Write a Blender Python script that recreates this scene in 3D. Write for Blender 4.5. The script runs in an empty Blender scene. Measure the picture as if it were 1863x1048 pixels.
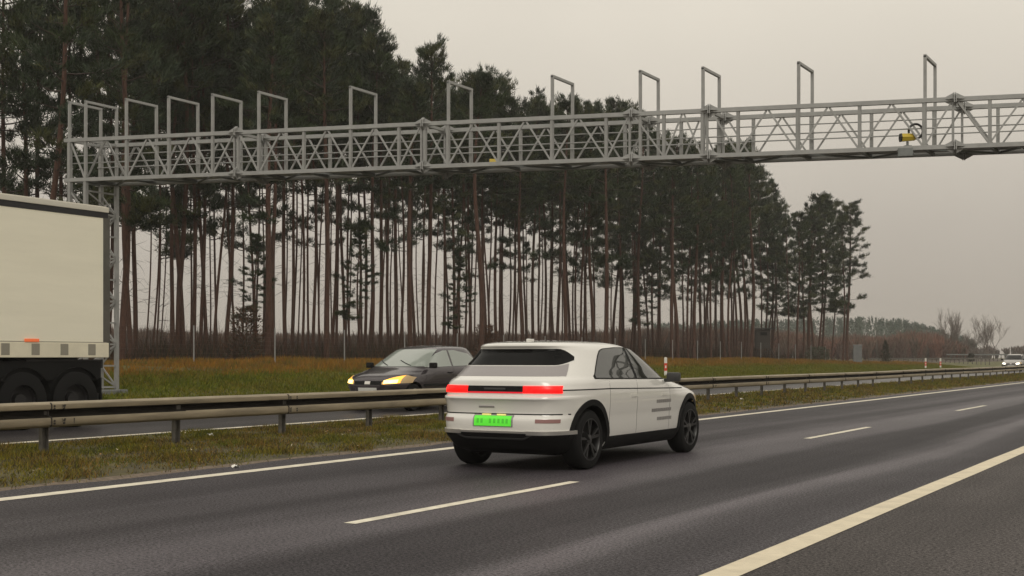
import bpy, bmesh, math, random
import numpy as np
from mathutils import Vector, Matrix
R = math.radians
random.seed(7)
RNG = np.random.default_rng(11)
S = bpy.context.scene
COL = S.collection

# ------------------------------------------------------------------ camera, sky, sun, exposure
F, XC, YH, CH = 2300.0, 931.5, 650.0, 1.39          # focal length and horizon in photo pixels, eye height
TH = math.atan(1334.0 / F)                           # camera turned left of the road by this angle
CT, ST = math.cos(TH), math.sin(TH)
cam = bpy.data.cameras.new('camera')
cam.sensor_width = 36.0
cam.lens = F / 1863.0 * 36.0
cam.shift_y = (YH - 524.0) / 1863.0
cam.clip_end = 4000.0
co = bpy.data.objects.new('camera', cam)
co.location = (0, 0, CH)
co.rotation_euler = (R(90), 0, TH)
COL.objects.link(co)
S.camera = co

SUN_EL, SUN_AZ = R(42), R(150)                       # azimuth clockwise from +Y
W = bpy.data.worlds.new('World')
S.world = W
W.use_nodes = True
nt = W.node_tree
bg = nt.nodes['Background']
sky = nt.nodes.new('ShaderNodeTexSky')
sky.sky_type = 'NISHITA'
sky.sun_disc = False
sky.sun_elevation = SUN_EL
sky.sun_rotation = SUN_AZ
sky.dust_density = 4.0
bw = nt.nodes.new('ShaderNodeHueSaturation')
bw.inputs['Saturation'].default_value = 0.12
nt.links.new(sky.outputs[0], bw.inputs['Color'])
# the overcast: a cloud sheet, brighter overhead than at the horizon, with soft mottling
tc = nt.nodes.new('ShaderNodeTexCoord')
sep = nt.nodes.new('ShaderNodeSeparateXYZ')
nt.links.new(tc.outputs['Generated'], sep.inputs[0])
ramp = nt.nodes.new('ShaderNodeValToRGB')
cr = ramp.color_ramp
cr.elements[0].position = 0.0
cr.elements[0].color = (0.42, 0.375, 0.32, 1)
cr.elements[1].position = 0.6
cr.elements[1].color = (0.90, 0.85, 0.75, 1)
e = cr.elements.new(0.10); e.color = (0.50, 0.452, 0.388, 1)
e = cr.elements.new(0.26); e.color = (0.71, 0.655, 0.56, 1)
nt.links.new(sep.outputs['Z'], ramp.inputs[0])
nz = nt.nodes.new('ShaderNodeTexNoise')
nz.inputs['Scale'].default_value = 2.2
nz.inputs['Detail'].default_value = 4
nt.links.new(tc.outputs['Generated'], nz.inputs['Vector'])
mr = nt.nodes.new('ShaderNodeMapRange')
mr.inputs['From Min'].default_value = 0.3; mr.inputs['From Max'].default_value = 0.7
mr.inputs['To Min'].default_value = 10.2; mr.inputs['To Max'].default_value = 11.8
nt.links.new(nz.outputs[0], mr.inputs[0])
mul = nt.nodes.new('ShaderNodeVectorMath'); mul.operation = 'SCALE'
nt.links.new(ramp.outputs[0], mul.inputs[0]); nt.links.new(mr.outputs[0], mul.inputs['Scale'])
mix = nt.nodes.new('ShaderNodeMix'); mix.data_type = 'RGBA'
mix.inputs['Factor'].default_value = 0.93
nt.links.new(bw.outputs[0], mix.inputs['A']); nt.links.new(mul.outputs[0], mix.inputs['B'])
nt.links.new(mix.outputs['Result'], bg.inputs['Color'])
bg.inputs['Strength'].default_value = 0.1

sl = bpy.data.lights.new('sun', 'SUN')
sl.energy = 0.8
sl.angle = R(25)
sl.color = (1.0, 0.94, 0.84)
so = bpy.data.objects.new('sun', sl)
d = Vector((math.sin(SUN_AZ) * math.cos(SUN_EL), math.cos(SUN_AZ) * math.cos(SUN_EL), math.sin(SUN_EL)))
so.rotation_euler = (-d).to_track_quat('-Z', 'Y').to_euler()
so.location = (20, -20, 40)
COL.objects.link(so)
S.view_settings.view_transform = 'Standard'
S.view_settings.look = 'None'
S.view_settings.exposure = 0.0
S.view_settings.gamma = 1.0
S.render.engine = 'CYCLES'
S.cycles.use_denoising = True
S.cycles.max_bounces = 6
S.cycles.volume_bounces = 0

# ------------------------------------------------------------------ materials
MATS = {}
def mat(name, color, rough=0.6, metal=0.0, spec=0.5, emit=None, estr=0.0, coat=0.0, var=0.0, vscale=3.0,
        bump=0.0, bscale=40.0, attr=False, stretch=None, ior=None, var2=None):
    m = bpy.data.materials.new(name)
    m.use_nodes = True
    t = m.node_tree
    b = t.nodes['Principled BSDF']
    b.inputs['Roughness'].default_value = rough
    b.inputs['Metallic'].default_value = metal
    b.inputs['Specular IOR Level'].default_value = spec
    b.inputs['Coat Weight'].default_value = coat
    if ior: b.inputs['IOR'].default_value = ior
    c = (*color, 1)
    b.inputs['Base Color'].default_value = c
    src = None
    if attr:
        a = t.nodes.new('ShaderNodeAttribute'); a.attribute_name = 'tint'
        src = a.outputs['Color']
    if var or bump:
        tcn = t.nodes.new('ShaderNodeTexCoord')
        vec = tcn.outputs['Object']
        if stretch:
            mp = t.nodes.new('ShaderNodeMapping')
            mp.inputs['Scale'].default_value = stretch
            t.links.new(vec, mp.inputs['Vector']); vec = mp.outputs[0]
    if var:
        n = t.nodes.new('ShaderNodeTexNoise')
        n.inputs['Scale'].default_value = vscale; n.inputs['Detail'].default_value = 6; n.inputs['Roughness'].default_value = 0.65
        t.links.new(vec, n.inputs['Vector'])
        rp = t.nodes.new('ShaderNodeValToRGB')
        rp.color_ramp.elements[0].position = 0.3; rp.color_ramp.elements[1].position = 0.7
        lo = var2 if var2 else tuple(x * (1 - var) for x in color)
        hi = tuple(min(1, x * (1 + var)) for x in color)
        rp.color_ramp.elements[0].color = (*lo, 1); rp.color_ramp.elements[1].color = (*hi, 1)
        t.links.new(n.outputs[0], rp.inputs[0])
        if src is not None:
            mx = t.nodes.new('ShaderNodeMix'); mx.data_type = 'RGBA'; mx.blend_type = 'MULTIPLY'; mx.inputs['Factor'].default_value = 1
            t.links.new(src, mx.inputs['A']); t.links.new(rp.outputs[0], mx.inputs['B'])
            src = mx.outputs['Result']
        else:
            src = rp.outputs[0]
    if src is not None:
        t.links.new(src, b.inputs['Base Color'])
    if bump:
        n2 = t.nodes.new('ShaderNodeTexNoise'); n2.inputs['Scale'].default_value = bscale; n2.inputs['Detail'].default_value = 5
        t.links.new(vec, n2.inputs['Vector'])
        bp = t.nodes.new('ShaderNodeBump'); bp.inputs['Strength'].default_value = bump; bp.inputs['Distance'].default_value = 0.02
        t.links.new(n2.outputs[0], bp.inputs['Height']); t.links.new(bp.outputs[0], b.inputs['Normal'])
    if emit:
        b.inputs['Emission Color'].default_value = (*emit, 1)
        b.inputs['Emission Strength'].default_value = estr
    MATS[name] = m
    return m

mat('galvanised', (0.31, 0.31, 0.30), 0.55, 0.35, var=0.12, vscale=4)
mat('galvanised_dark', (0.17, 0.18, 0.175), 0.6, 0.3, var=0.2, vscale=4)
mat('grating', (0.36, 0.36, 0.34), 0.6, 0.2, var=0.15, vscale=6)
mat('rail_steel', (0.26, 0.215, 0.145), 0.55, 0.1, var=0.35, vscale=1.6, stretch=(3, 0.7, 6), bump=0.05)
mat('post_steel', (0.11, 0.10, 0.085), 0.7, 0.2, var=0.35, vscale=8)
mat('rail_grime_shade', (0.016, 0.013, 0.010), 0.9, spec=0.1, var=0.5, vscale=5, stretch=(3, 0.6, 5))  # dirt colour with the shade of the beam's groove put in
mat('rail_joint', (0.03, 0.025, 0.02), 0.8)
mat('line_paint', (0.74, 0.69, 0.56), 0.6, var=0.14, vscale=5, var2=(0.52, 0.47, 0.38), bump=0.2, bscale=120)
mat('line_paint_worn', (0.66, 0.58, 0.43), 0.6, var=0.10, vscale=4, var2=(0.55, 0.48, 0.35), bump=0.2, bscale=120)
mat('car_white', (0.71, 0.695, 0.655), 0.22, coat=1.0)
mat('car_dark', (0.055, 0.046, 0.052), 0.25, 0.4, coat=0.6)
mat('car_silver', (0.33, 0.31, 0.29), 0.3, 0.5, coat=0.5)
mat('plastic_black', (0.007, 0.007, 0.007), 0.65, spec=0.18)
mat('plastic_grey', (0.035, 0.035, 0.034), 0.55)
mat('tyre', (0.007, 0.007, 0.007), 0.85, spec=0.2)
mat('rim_dark', (0.06, 0.06, 0.06), 0.35, 0.8)
mat('rim_bright', (0.35, 0.34, 0.32), 0.3, 0.8)
mat('glass_dark', (0.004, 0.004, 0.004), 0.06, ior=1.45, spec=0.10)
mat('glass_side', (0.02, 0.022, 0.02), 0.02, ior=1.9)
mat('glass_pale', (0.27, 0.30, 0.27), 0.08, ior=1.8)
mat('hatch_grey', (0.30, 0.28, 0.28), 0.3, 0.2)
mat('chrome', (0.68, 0.66, 0.62), 0.30, 0.8)
mat('tail_red', (0.5, 0.0, 0.0), 0.3, emit=(1, 0.0, 0.0), estr=1.6)
mat('tail_strip', (0.4, 0.0, 0.01), 0.3, emit=(1, 0.0, 0.02), estr=0.5)
mat('reflector', (0.30, 0.16, 0.15), 0.3)
mat('plate_green', (0.12, 0.70, 0.05), 0.4, emit=(0.08, 0.9, 0.03), estr=0.32)  # the plate's glow is put in as emission; it is no lamp
mat('plate_ink', (0.08, 0.50, 0.04), 0.5, emit=(0.06, .8, .02), estr=.2)  # the same glow put into the characters
mat('plate_white', (0.6, 0.6, 0.56), 0.4)
mat('lamp_yellow', (0.7, 0.6, 0.2), 0.3, emit=(1, 0.8, 0.25), estr=0.6)
mat('head_amber', (0.8, 0.5, 0.15), 0.2, emit=(1, 0.36, 0.01), estr=1.4)
mat('head_core', (0.9, 0.7, 0.3), 0.2, emit=(1, 0.66, 0.16), estr=4)
mat('head_lens', (0.50, 0.36, 0.19), 0.2)
mat('head_white', (0.9, 0.9, 0.8), 0.2, emit=(1, 0.93, 0.78), estr=7.0)
mat('lettering', (0.21, 0.20, 0.19), 0.5)
mat('tarpaulin', (0.84, 0.80, 0.655), 0.5, var=0.05, vscale=0.8, stretch=(1, 0.25, 2.2), bump=0.35, bscale=1.4)
mat('trailer_rim', (0.60, 0.57, 0.49), 0.5)
mat('trailer_dark', (0.014, 0.013, 0.014), 0.6)
mat('trailer_rail', (0.72, 0.67, 0.52), 0.5, var=0.1, vscale=2)
mat('trailer_plate', (0.27, 0.25, 0.2), 0.6)
mat('corner_grey', (0.085, 0.08, 0.068), 0.6, var=.2)
mat('marker_orange', (0.75, 0.16, 0.06), 0.4, emit=(1, 0.2, 0.06), estr=0.25)
mat('marker_red', (0.62, 0.05, 0.02), 0.5)
mat('marker_white', (0.72, 0.70, 0.64), 0.5)
mat('sensor_yellow', (0.50, 0.36, 0.03), 0.45)
mat('cable', (0.015, 0.015, 0.015), 0.5)
mat('bark', (0.072, 0.035, 0.023), 0.9, var=0.5, vscale=6, stretch=(4, 4, 0.8), bump=0.6, bscale=14)
mat('pale_twig', (0.13, 0.10, 0.08), 0.9)
mat('twig', (0.05, 0.035, 0.028), 0.9)
mat('needles', (0.034, 0.043, 0.022), 0.6, attr=True, spec=0.25)
mat('bush', (0.05, 0.05, 0.03), 0.7, attr=True, spec=0.2)
mat('grass', (0.06, 0.07, 0.02), 0.7, attr=True, spec=0.2)
mat('brush', (0.06, 0.04, 0.03), 0.85, attr=True, spec=0.1)
mat('weathered_wood', (0.045, 0.038, 0.032), 0.85, var=0.4, vscale=9, stretch=(6, 6, 1))
mat('roof_felt', (0.05, 0.047, 0.045), 0.85)
mat('cabinet_grey', (0.16, 0.165, 0.165), 0.6, var=0.15, vscale=3)
mat('earth_grass', (0.085, 0.085, 0.018), 0.9, var=0.5, vscale=1.3, var2=(0.045, 0.040, 0.016), bump=0.5, bscale=12)
mat('median_soil', (0.075, 0.062, 0.022), 0.95, var=0.45, vscale=2.2, var2=(0.035, 0.030, 0.017), bump=0.6, bscale=25)
mat('forest_floor', (0.060, 0.042, 0.028), 0.95, var=0.5, vscale=0.8, bump=0.5, bscale=6)
mat('gravel_edge', (0.155, 0.12, 0.088), 0.95, var=0.4, vscale=14, bump=0.6, bscale=80)

def asphalt(name, base, tracks, rough0, rough1, u0, u1):
    """tracks: (u, brightness) wear across the carriageway; pale = dry worn strips, dark = damp binder-rich strips"""
    m = bpy.data.materials.new(name); m.use_nodes = True
    t = m.node_tree; b = t.nodes['Principled BSDF']
    N, L = t.nodes.new, t.links.new
    def math_(op, a, c):
        n = N('ShaderNodeMath'); n.operation = op
        for i, q in enumerate((a, c)):
            if hasattr(q, 'links'): L(q, n.inputs[i])
            else: n.inputs[i].default_value = q
        return n.outputs[0]
    def rng(src, a0, a1, b0, b1):
        n = N('ShaderNodeMapRange')
        for k, q in (('From Min', a0), ('From Max', a1), ('To Min', b0), ('To Max', b1)): n.inputs[k].default_value = q
        L(src, n.inputs[0]); return n.outputs[0]
    def noise(scale, detail, rough, stretch=None):
        n = N('ShaderNodeTexNoise'); n.inputs['Scale'].default_value = scale; n.inputs['Detail'].default_value = detail; n.inputs['Roughness'].default_value = rough
        if stretch:
            mp = N('ShaderNodeMapping'); mp.inputs['Scale'].default_value = stretch
            L(tcn.outputs['Object'], mp.inputs['Vector']); L(mp.outputs[0], n.inputs['Vector'])
        else: L(tcn.outputs['Object'], n.inputs['Vector'])
        return n.outputs[0]
    tcn = N('ShaderNodeTexCoord')
    g = noise(38, 3, .75); g2 = noise(95, 2, .6)
    s_ = noise(1.5, 5, .6, (1.0, 0.03, 1.0)); w = noise(.30, 3, .5, (1, .25, 1)); p = noise(0.6, 5, .6)
    sx = N('ShaderNodeSeparateXYZ'); L(tcn.outputs['Object'], sx.inputs[0])
    u = math_('ADD', sx.outputs['X'], rng(w, .3, .7, -.28, .28))
    u = math_('ADD', u, rng(s_, .3, .7, -.12, .12))
    fac = rng(u, u0, u1, 0, 1)
    rp = N('ShaderNodeValToRGB'); cr = rp.color_ramp; cr.interpolation = 'EASE'
    pts = [((uu-u0)/(u1-u0), k) for uu, k in tracks]
    while len(cr.elements) > 1: cr.elements.remove(cr.elements[-1])
    for i, (q, k) in enumerate(pts):
        e = cr.elements[0] if i == 0 else cr.elements.new(q)
        e.position = q; e.color = (k/2, k/2, k/2, 1)
    L(fac, rp.inputs[0])
    wear = math_('MULTIPLY', rp.outputs[0], 2.0)
    k = math_('MULTIPLY', wear, rng(s_, .32, .68, .80, 1.20))
    k = math_('MULTIPLY', k, rng(p, .3, .7, .88, 1.12))
    grain = math_('MULTIPLY', rng(g, .38, .62, .25, 1.75), rng(g2, .36, .64, .5, 1.5))
    k2 = math_('MULTIPLY', k, grain)
    sc = N('ShaderNodeVectorMath'); sc.operation = 'SCALE'; sc.inputs[0].default_value = base; L(k2, sc.inputs['Scale'])
    v = N('ShaderNodeTexVoronoi'); v.inputs['Scale'].default_value = 22
    L(tcn.outputs['Object'], v.inputs['Vector'])
    lt = math_('LESS_THAN', v.outputs['Distance'], 0.07)
    mx = N('ShaderNodeMix'); mx.data_type = 'RGBA'; L(lt, mx.inputs['Factor']); L(sc.outputs[0], mx.inputs['A'])
    mx.inputs['B'].default_value = (base[0]*4.0, base[1]*3.9, base[2]*3.6, 1)
    L(mx.outputs['Result'], b.inputs['Base Color'])
    L(rng(wear, .6, 1.6, rough0, rough1), b.inputs['Roughness'])
    L(rng(k2, .4, 1.8, .10, .42), b.inputs['Specular IOR Level'])
    bp = N('ShaderNodeBump'); bp.inputs['Strength'].default_value = 0.9; bp.inputs['Distance'].default_value = 0.008
    L(g, bp.inputs['Height']); L(bp.outputs[0], b.inputs['Normal'])
    MATS[name] = m
NEAR = [(-11.2, 1.0), (-10.3, .9), (-9.6, .72), (-8.9, .95), (-8.4, 1.1), (-7.9, .78), (-7.3, 1.1), (-6.6, 1.65), (-6.0, 1.45), (-5.5, .68), (-4.8, .62), (-4.4, .95), (-4.05, 1.75), (-3.7, .95), (-3.3, .75), (-2.8, .95)]
asphalt('asphalt', (0.042, 0.0365, 0.042), NEAR, 0.62, 0.50, -11.3, -2.8)
asphalt('asphalt_wet', (0.040, 0.036, 0.038), [(-25.5, 1), (-22, .8), (-20, 1.2), (-18.5, .8), (-17, 1.2), (-15.2, 1)], 0.40, 0.34, -25.5, -15.1)
asphalt('asphalt_shoulder', (0.052, 0.044, 0.042), [(-2.9, .9), (-1, 1.0), (1, .95), (3.7, 1)], 0.66, 0.6, -2.9, 3.8)

# ------------------------------------------------------------------ helpers
def P(x, y, Z):
    """photo pixel + distance along the view axis -> world point"""
    X = (x - XC) / F * Z
    return Vector((X * CT - Z * ST, X * ST + Z * CT, CH - (y - YH) / F * Z))
def kx(x): return ST - CT * (x - XC) / F
def at_u(x, u):
    """ground point on the photo column x at sideways distance u from the camera's road line"""
    Z = -u / kx(x)
    p = P(x, YH, Z)
    return p.x, p.y, Z

def tag(o, label, cat, group=None, kind=None):
    o['label'] = label; o['category'] = cat
    if group: o['group'] = group
    if kind: o['kind'] = kind
    return o
def empty(name, loc=(0, 0, 0), rz=0.0):
    o = bpy.data.objects.new(name, None)
    o.empty_display_size = 0.3
    o.location = loc; o.rotation_euler = (0, 0, rz)
    COL.objects.link(o)
    return o
def link(name, me, parent=None):
    o = bpy.data.objects.new(name, me)
    COL.objects.link(o)
    if parent is not None: o.parent = parent
    return o
def np_mesh(name, verts, faces, mats, smooth=False, tint=None, fmat=None):
    """verts Nx3, faces MxK (all the same K)"""
    verts = np.asarray(verts, dtype=np.float32); faces = np.asarray(faces, dtype=np.int32)
    me = bpy.data.meshes.new(name)
    k = faces.shape[1]
    me.vertices.add(len(verts)); me.vertices.foreach_set('co', verts.ravel())
    me.loops.add(faces.size); me.loops.foreach_set('vertex_index', faces.ravel())
    me.polygons.add(len(faces))
    me.polygons.foreach_set('loop_start', np.arange(len(faces), dtype=np.int32) * k)
    me.polygons.foreach_set('loop_total', np.full(len(faces), k, dtype=np.int32))
    if smooth: me.polygons.foreach_set('use_smooth', np.ones(len(faces), dtype=bool))
    for m in (mats if isinstance(mats, (list, tuple)) else [mats]): me.materials.append(MATS[m])
    if fmat is not None: me.polygons.foreach_set('material_index', np.asarray(fmat, dtype=np.int32))
    if tint is not None:
        a = me.color_attributes.new('tint', 'FLOAT_COLOR', 'POINT')
        c = np.ones((len(verts), 4), dtype=np.float32); c[:, :3] = tint
        a.data.foreach_set('color', c.ravel())
    me.update(calc_edges=True)
    me.validate()
    return me

class MB:
    """collects boxes, bars, tubes, lathes and grids; build() links them as ONE mesh object"""
    def __init__(s): s.v = []; s.f = []
    def add(s, vs, fs):
        o = len(s.v); s.v += [tuple(p) for p in vs]; s.f += [tuple(i + o for i in q) for q in fs]
        return s
    def box(s, c, size, rz=0.0, bev=0.0):
        hx, hy, hz = (a / 2 for a in size)
        bm = bmesh.new()
        bmesh.ops.create_cube(bm, size=1.0)
        bmesh.ops.scale(bm, vec=(hx*2, hy*2, hz*2), verts=bm.verts)
        if bev: bmesh.ops.bevel(bm, geom=bm.edges[:], offset=bev, segments=2, affect='EDGES', profile=0.6)
        bmesh.ops.rotate(bm, matrix=Matrix.Rotation(rz, 3, 'Z'), verts=bm.verts)
        bm.verts.ensure_lookup_table(); bm.verts.index_update()
        s.add([v.co + Vector(c) for v in bm.verts], [[v.index for v in f.verts] for f in bm.faces])
        bm.free(); return s
    def frame_of(s, p0, p1):
        a = Vector(p1) - Vector(p0); a.normalize()
        up = Vector((0, 0, 1)) if abs(a.z) < 0.95 else Vector((0, 1, 0))
        x = a.cross(up).normalized(); y = x.cross(a).normalized()
        return x, y
    def bar(s, p0, p1, w, h=None):
        h = h or w
        x, y = s.frame_of(p0, p1); vs = []
        for p in (Vector(p0), Vector(p1)):
            for sx, sy in ((-1, -1), (1, -1), (1, 1), (-1, 1)): vs.append(p + x * (sx*w/2) + y * (sy*h/2))
        return s.add(vs, [(0, 1, 2, 3), (7, 6, 5, 4), (0, 4, 5, 1), (1, 5, 6, 2), (2, 6, 7, 3), (3, 7, 4, 0)])
    def tube(s, pts, rad, n=8, cap=True):
        pts = [Vector(p) for p in pts]
        rs = rad if isinstance(rad, (list, tuple)) else [rad] * len(pts)
        vs = []; fs = []
        for i, p in enumerate(pts):
            a = pts[max(0, i-1)]; b = pts[min(len(pts)-1, i+1)]
            x, y = s.frame_of(a, b)
            for k in range(n):
                t = 2 * math.pi * k / n
                vs.append(p + x * (rs[i]*math.cos(t)) + y * (rs[i]*math.sin(t)))
        for i in range(len(pts)-1):
            for k in range(n):
                fs.append((i*n+k, i*n+(k+1) % n, (i+1)*n+(k+1) % n, (i+1)*n+k))
        if cap:
            fs.append(tuple(range(n-1, -1, -1))); fs.append(tuple((len(pts)-1)*n+k for k in range(n)))
        return s.add(vs, fs)
    def grid(s, fn, nu, nv):
        vs = [fn(i/nu, j/nv) for i in range(nu+1) for j in range(nv+1)]
        fs = [(i*(nv+1)+j, (i+1)*(nv+1)+j, (i+1)*(nv+1)+j+1, i*(nv+1)+j+1) for i in range(nu) for j in range(nv)]
        return s.add(vs, fs)
    def lathe(s, prof, n=40, axis='x', off=(0, 0, 0), close=True):
        """prof: (axial, radius) pairs"""
        vs = []; fs = []; m = len(prof)
        for k in range(n):
            t = 2*math.pi*k/n
            for a, r in prof:
                if axis == 'x': vs.append((off[0]+a, off[1]+r*math.cos(t), off[2]+r*math.sin(t)))
                else: vs.append((off[0]+r*math.cos(t), off[1]+r*math.sin(t), off[2]+a))
        for k in range(n):
            for j in range(m if close else m-1):
                j2 = (j+1) % m; k2 = (k+1) % n
                fs.append((k*m+j, k*m+j2, k2*m+j2, k2*m+j))
        return s.add(vs, fs)
    def build(s, name, m, parent=None, smooth=False, angle=None):
        me = bpy.data.meshes.new(name)
        me.from_pydata(s.v, [], s.f)
        me.materials.append(MATS[m])
        bm = bmesh.new(); bm.from_mesh(me); bmesh.ops.recalc_face_normals(bm, faces=bm.faces); bm.to_mesh(me); bm.free()
        if smooth:
            me.polygons.foreach_set('use_smooth', np.ones(len(me.polygons), dtype=bool))
            me.set_sharp_from_angle(angle=R(angle or 40))
        me.update()
        return link(name, me, parent)

def interp(x, xs, ys): return float(np.interp(x, xs, ys))

# ------------------------------------------------------------------ terrain
PU = [-1000, -60, -36, -34, -33, -30, -28, -26.5, -25.9, -25.5, -25.3, -15.3, -15.1, -14.2, -13.0, -12.0, -11.35, -11.15, 3.6, 3.9, 8, 1000]
PZ = [1.25, 1.25, 1.2, 1.15, 1.08, 0.72, 0.42, 0.2, 0.15, 0.13, 0.09, 0.09, 0.14, 0.12, 0.10, 0.055, 0.012, -0.03, -0.03, 0.02, -0.2, -0.4]
def gz(u, v):
    z = interp(u, PU, PZ)
    if u < -25.4:
        k = interp(v, [0, 100, 135], [1, 1, 0.62])
        z = 0.13 + (z - 0.13) * k
    return z
ROAD_Z = 0.0
OPP_Z = 0.13

def ground():
    us = sorted(set([-1000, -700, -500, -300, -150, -100, -80, -70] + PU[1:-1] + list(np.arange(-60, -25.5, 1.5)) + [20, 60, 200, 500, 1000]))
    vs = list(np.arange(-60, 180, 3.0)) + [200, 230, 270, 320, 400, 500, 700, 1000]
    V = []; Fc = []; fm = []
    for i, u in enumerate(us):
        for j, v in enumerate(vs):
            z = gz(u, v)
            if u < -26 and u > -90: z += 0.06 * math.sin(u*1.7 + v*0.23) * math.sin(v*0.41 + u*.5)
            V.append((u, v, z))
    n = len(vs)
    for i in range(len(us)-1):
        for j in range(n-1):
            Fc.append((i*n+j, (i+1)*n+j, (i+1)*n+j+1, i*n+j+1))
            um = (us[i]+us[i+1])/2
            fm.append(2 if um < -33.4 and um > -75 else (1 if -16 < um < -11.3 else (3 if -11.36 < um < -11.1 else 0)))
    me = np_mesh('ground', V, Fc, ['earth_grass', 'median_soil', 'forest_floor', 'gravel_edge'], smooth=True, fmat=fm)
    o = link('ground', me); o['kind'] = 'structure'; o['label'] = 'grassy ground under and beside the two carriageways'
ground()

def sheet(name, u0, u1, v0, v1, z, m, nv=1, label=None):
    V = []; Fc = []
    for j in range(nv+1):
        v = v0 + (v1-v0)*j/nv
        V += [(u0, v, z), (u1, v, z)]
    for j in range(nv): Fc.append((2*j, 2*j+1, 2*j+3, 2*j+2))
    o = link(name, np_mesh(name, V, Fc, m)); o['kind'] = 'structure'
    if label: o['label'] = label
    return o
# near carriageway: ragged median edge
def road_near():
    V = []; Fc = []; n = 700
    for j in range(n+1):
        v = -40 + 500*j/n
        V += [(-11.17 + 0.05*math.sin(v*1.3) + 0.05*math.sin(v*3.1+1) + 0.03*math.sin(v*7.7), v, 0.0), (-2.85, v, 0.0)]
    for j in range(n): Fc.append((2*j, 2*j+1, 2*j+3, 2*j+2))
    o = link('near_carriageway', np_mesh('near_carriageway', V, Fc, 'asphalt')); o['kind'] = 'structure'
    o['label'] = 'dark damp asphalt of the near two-lane carriageway'
road_near()
sheet('hard_shoulder', -2.85, 3.7, -40, 460, -0.0005, 'asphalt_shoulder', label='asphalt hard shoulder at the near road edge')
sheet('far_carriageway', -25.5, -15.15, -40, 460, OPP_Z, 'asphalt_wet', label='wet asphalt of the oncoming carriageway beyond the guardrail')
def line(name, u, w, v0, v1, z, seg=2.0, m='line_paint'):
    n = max(1, int((v1-v0)/seg)); V = []; Fc = []
    for j in range(n+1):
        v = v0 + (v1-v0)*j/n
        V += [(u-w/2 + random.uniform(-.006, .006), v, z), (u+w/2 + random.uniform(-.006, .006), v, z)]
    for j in range(n): Fc.append((2*j, 2*j+1, 2*j+3, 2*j+2))
    o = link(name, np_mesh(name, V, Fc, m)); o['kind'] = 'structure'
    return o
line('road_marking', -10.50, 0.22, -30, 300, 0.004)
line('road_marking', -2.886, 0.228, -30, 300, 0.004, m='line_paint_worn')
line('road_marking', -15.62, 0.20, -30, 300, OPP_Z + 0.004)
line('road_marking', -23.2, 0.24, -30, 300, OPP_Z + 0.004)
for v0 in (8.45 - 24.9, 8.45 - 12.45, 8.45, 21.2, 34.15, 46.6, 59, 71.5, 84, 96, 108, 120):
    line('road_marking', -6.47, 0.13, v0, v0 + 4.1, 0.004, 1)
for k in range(14):
    line('road_marking', -19.6, 0.13, -10 + 12.4*k, -6 + 12.4*k, OPP_Z + 0.004, 1)

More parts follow.
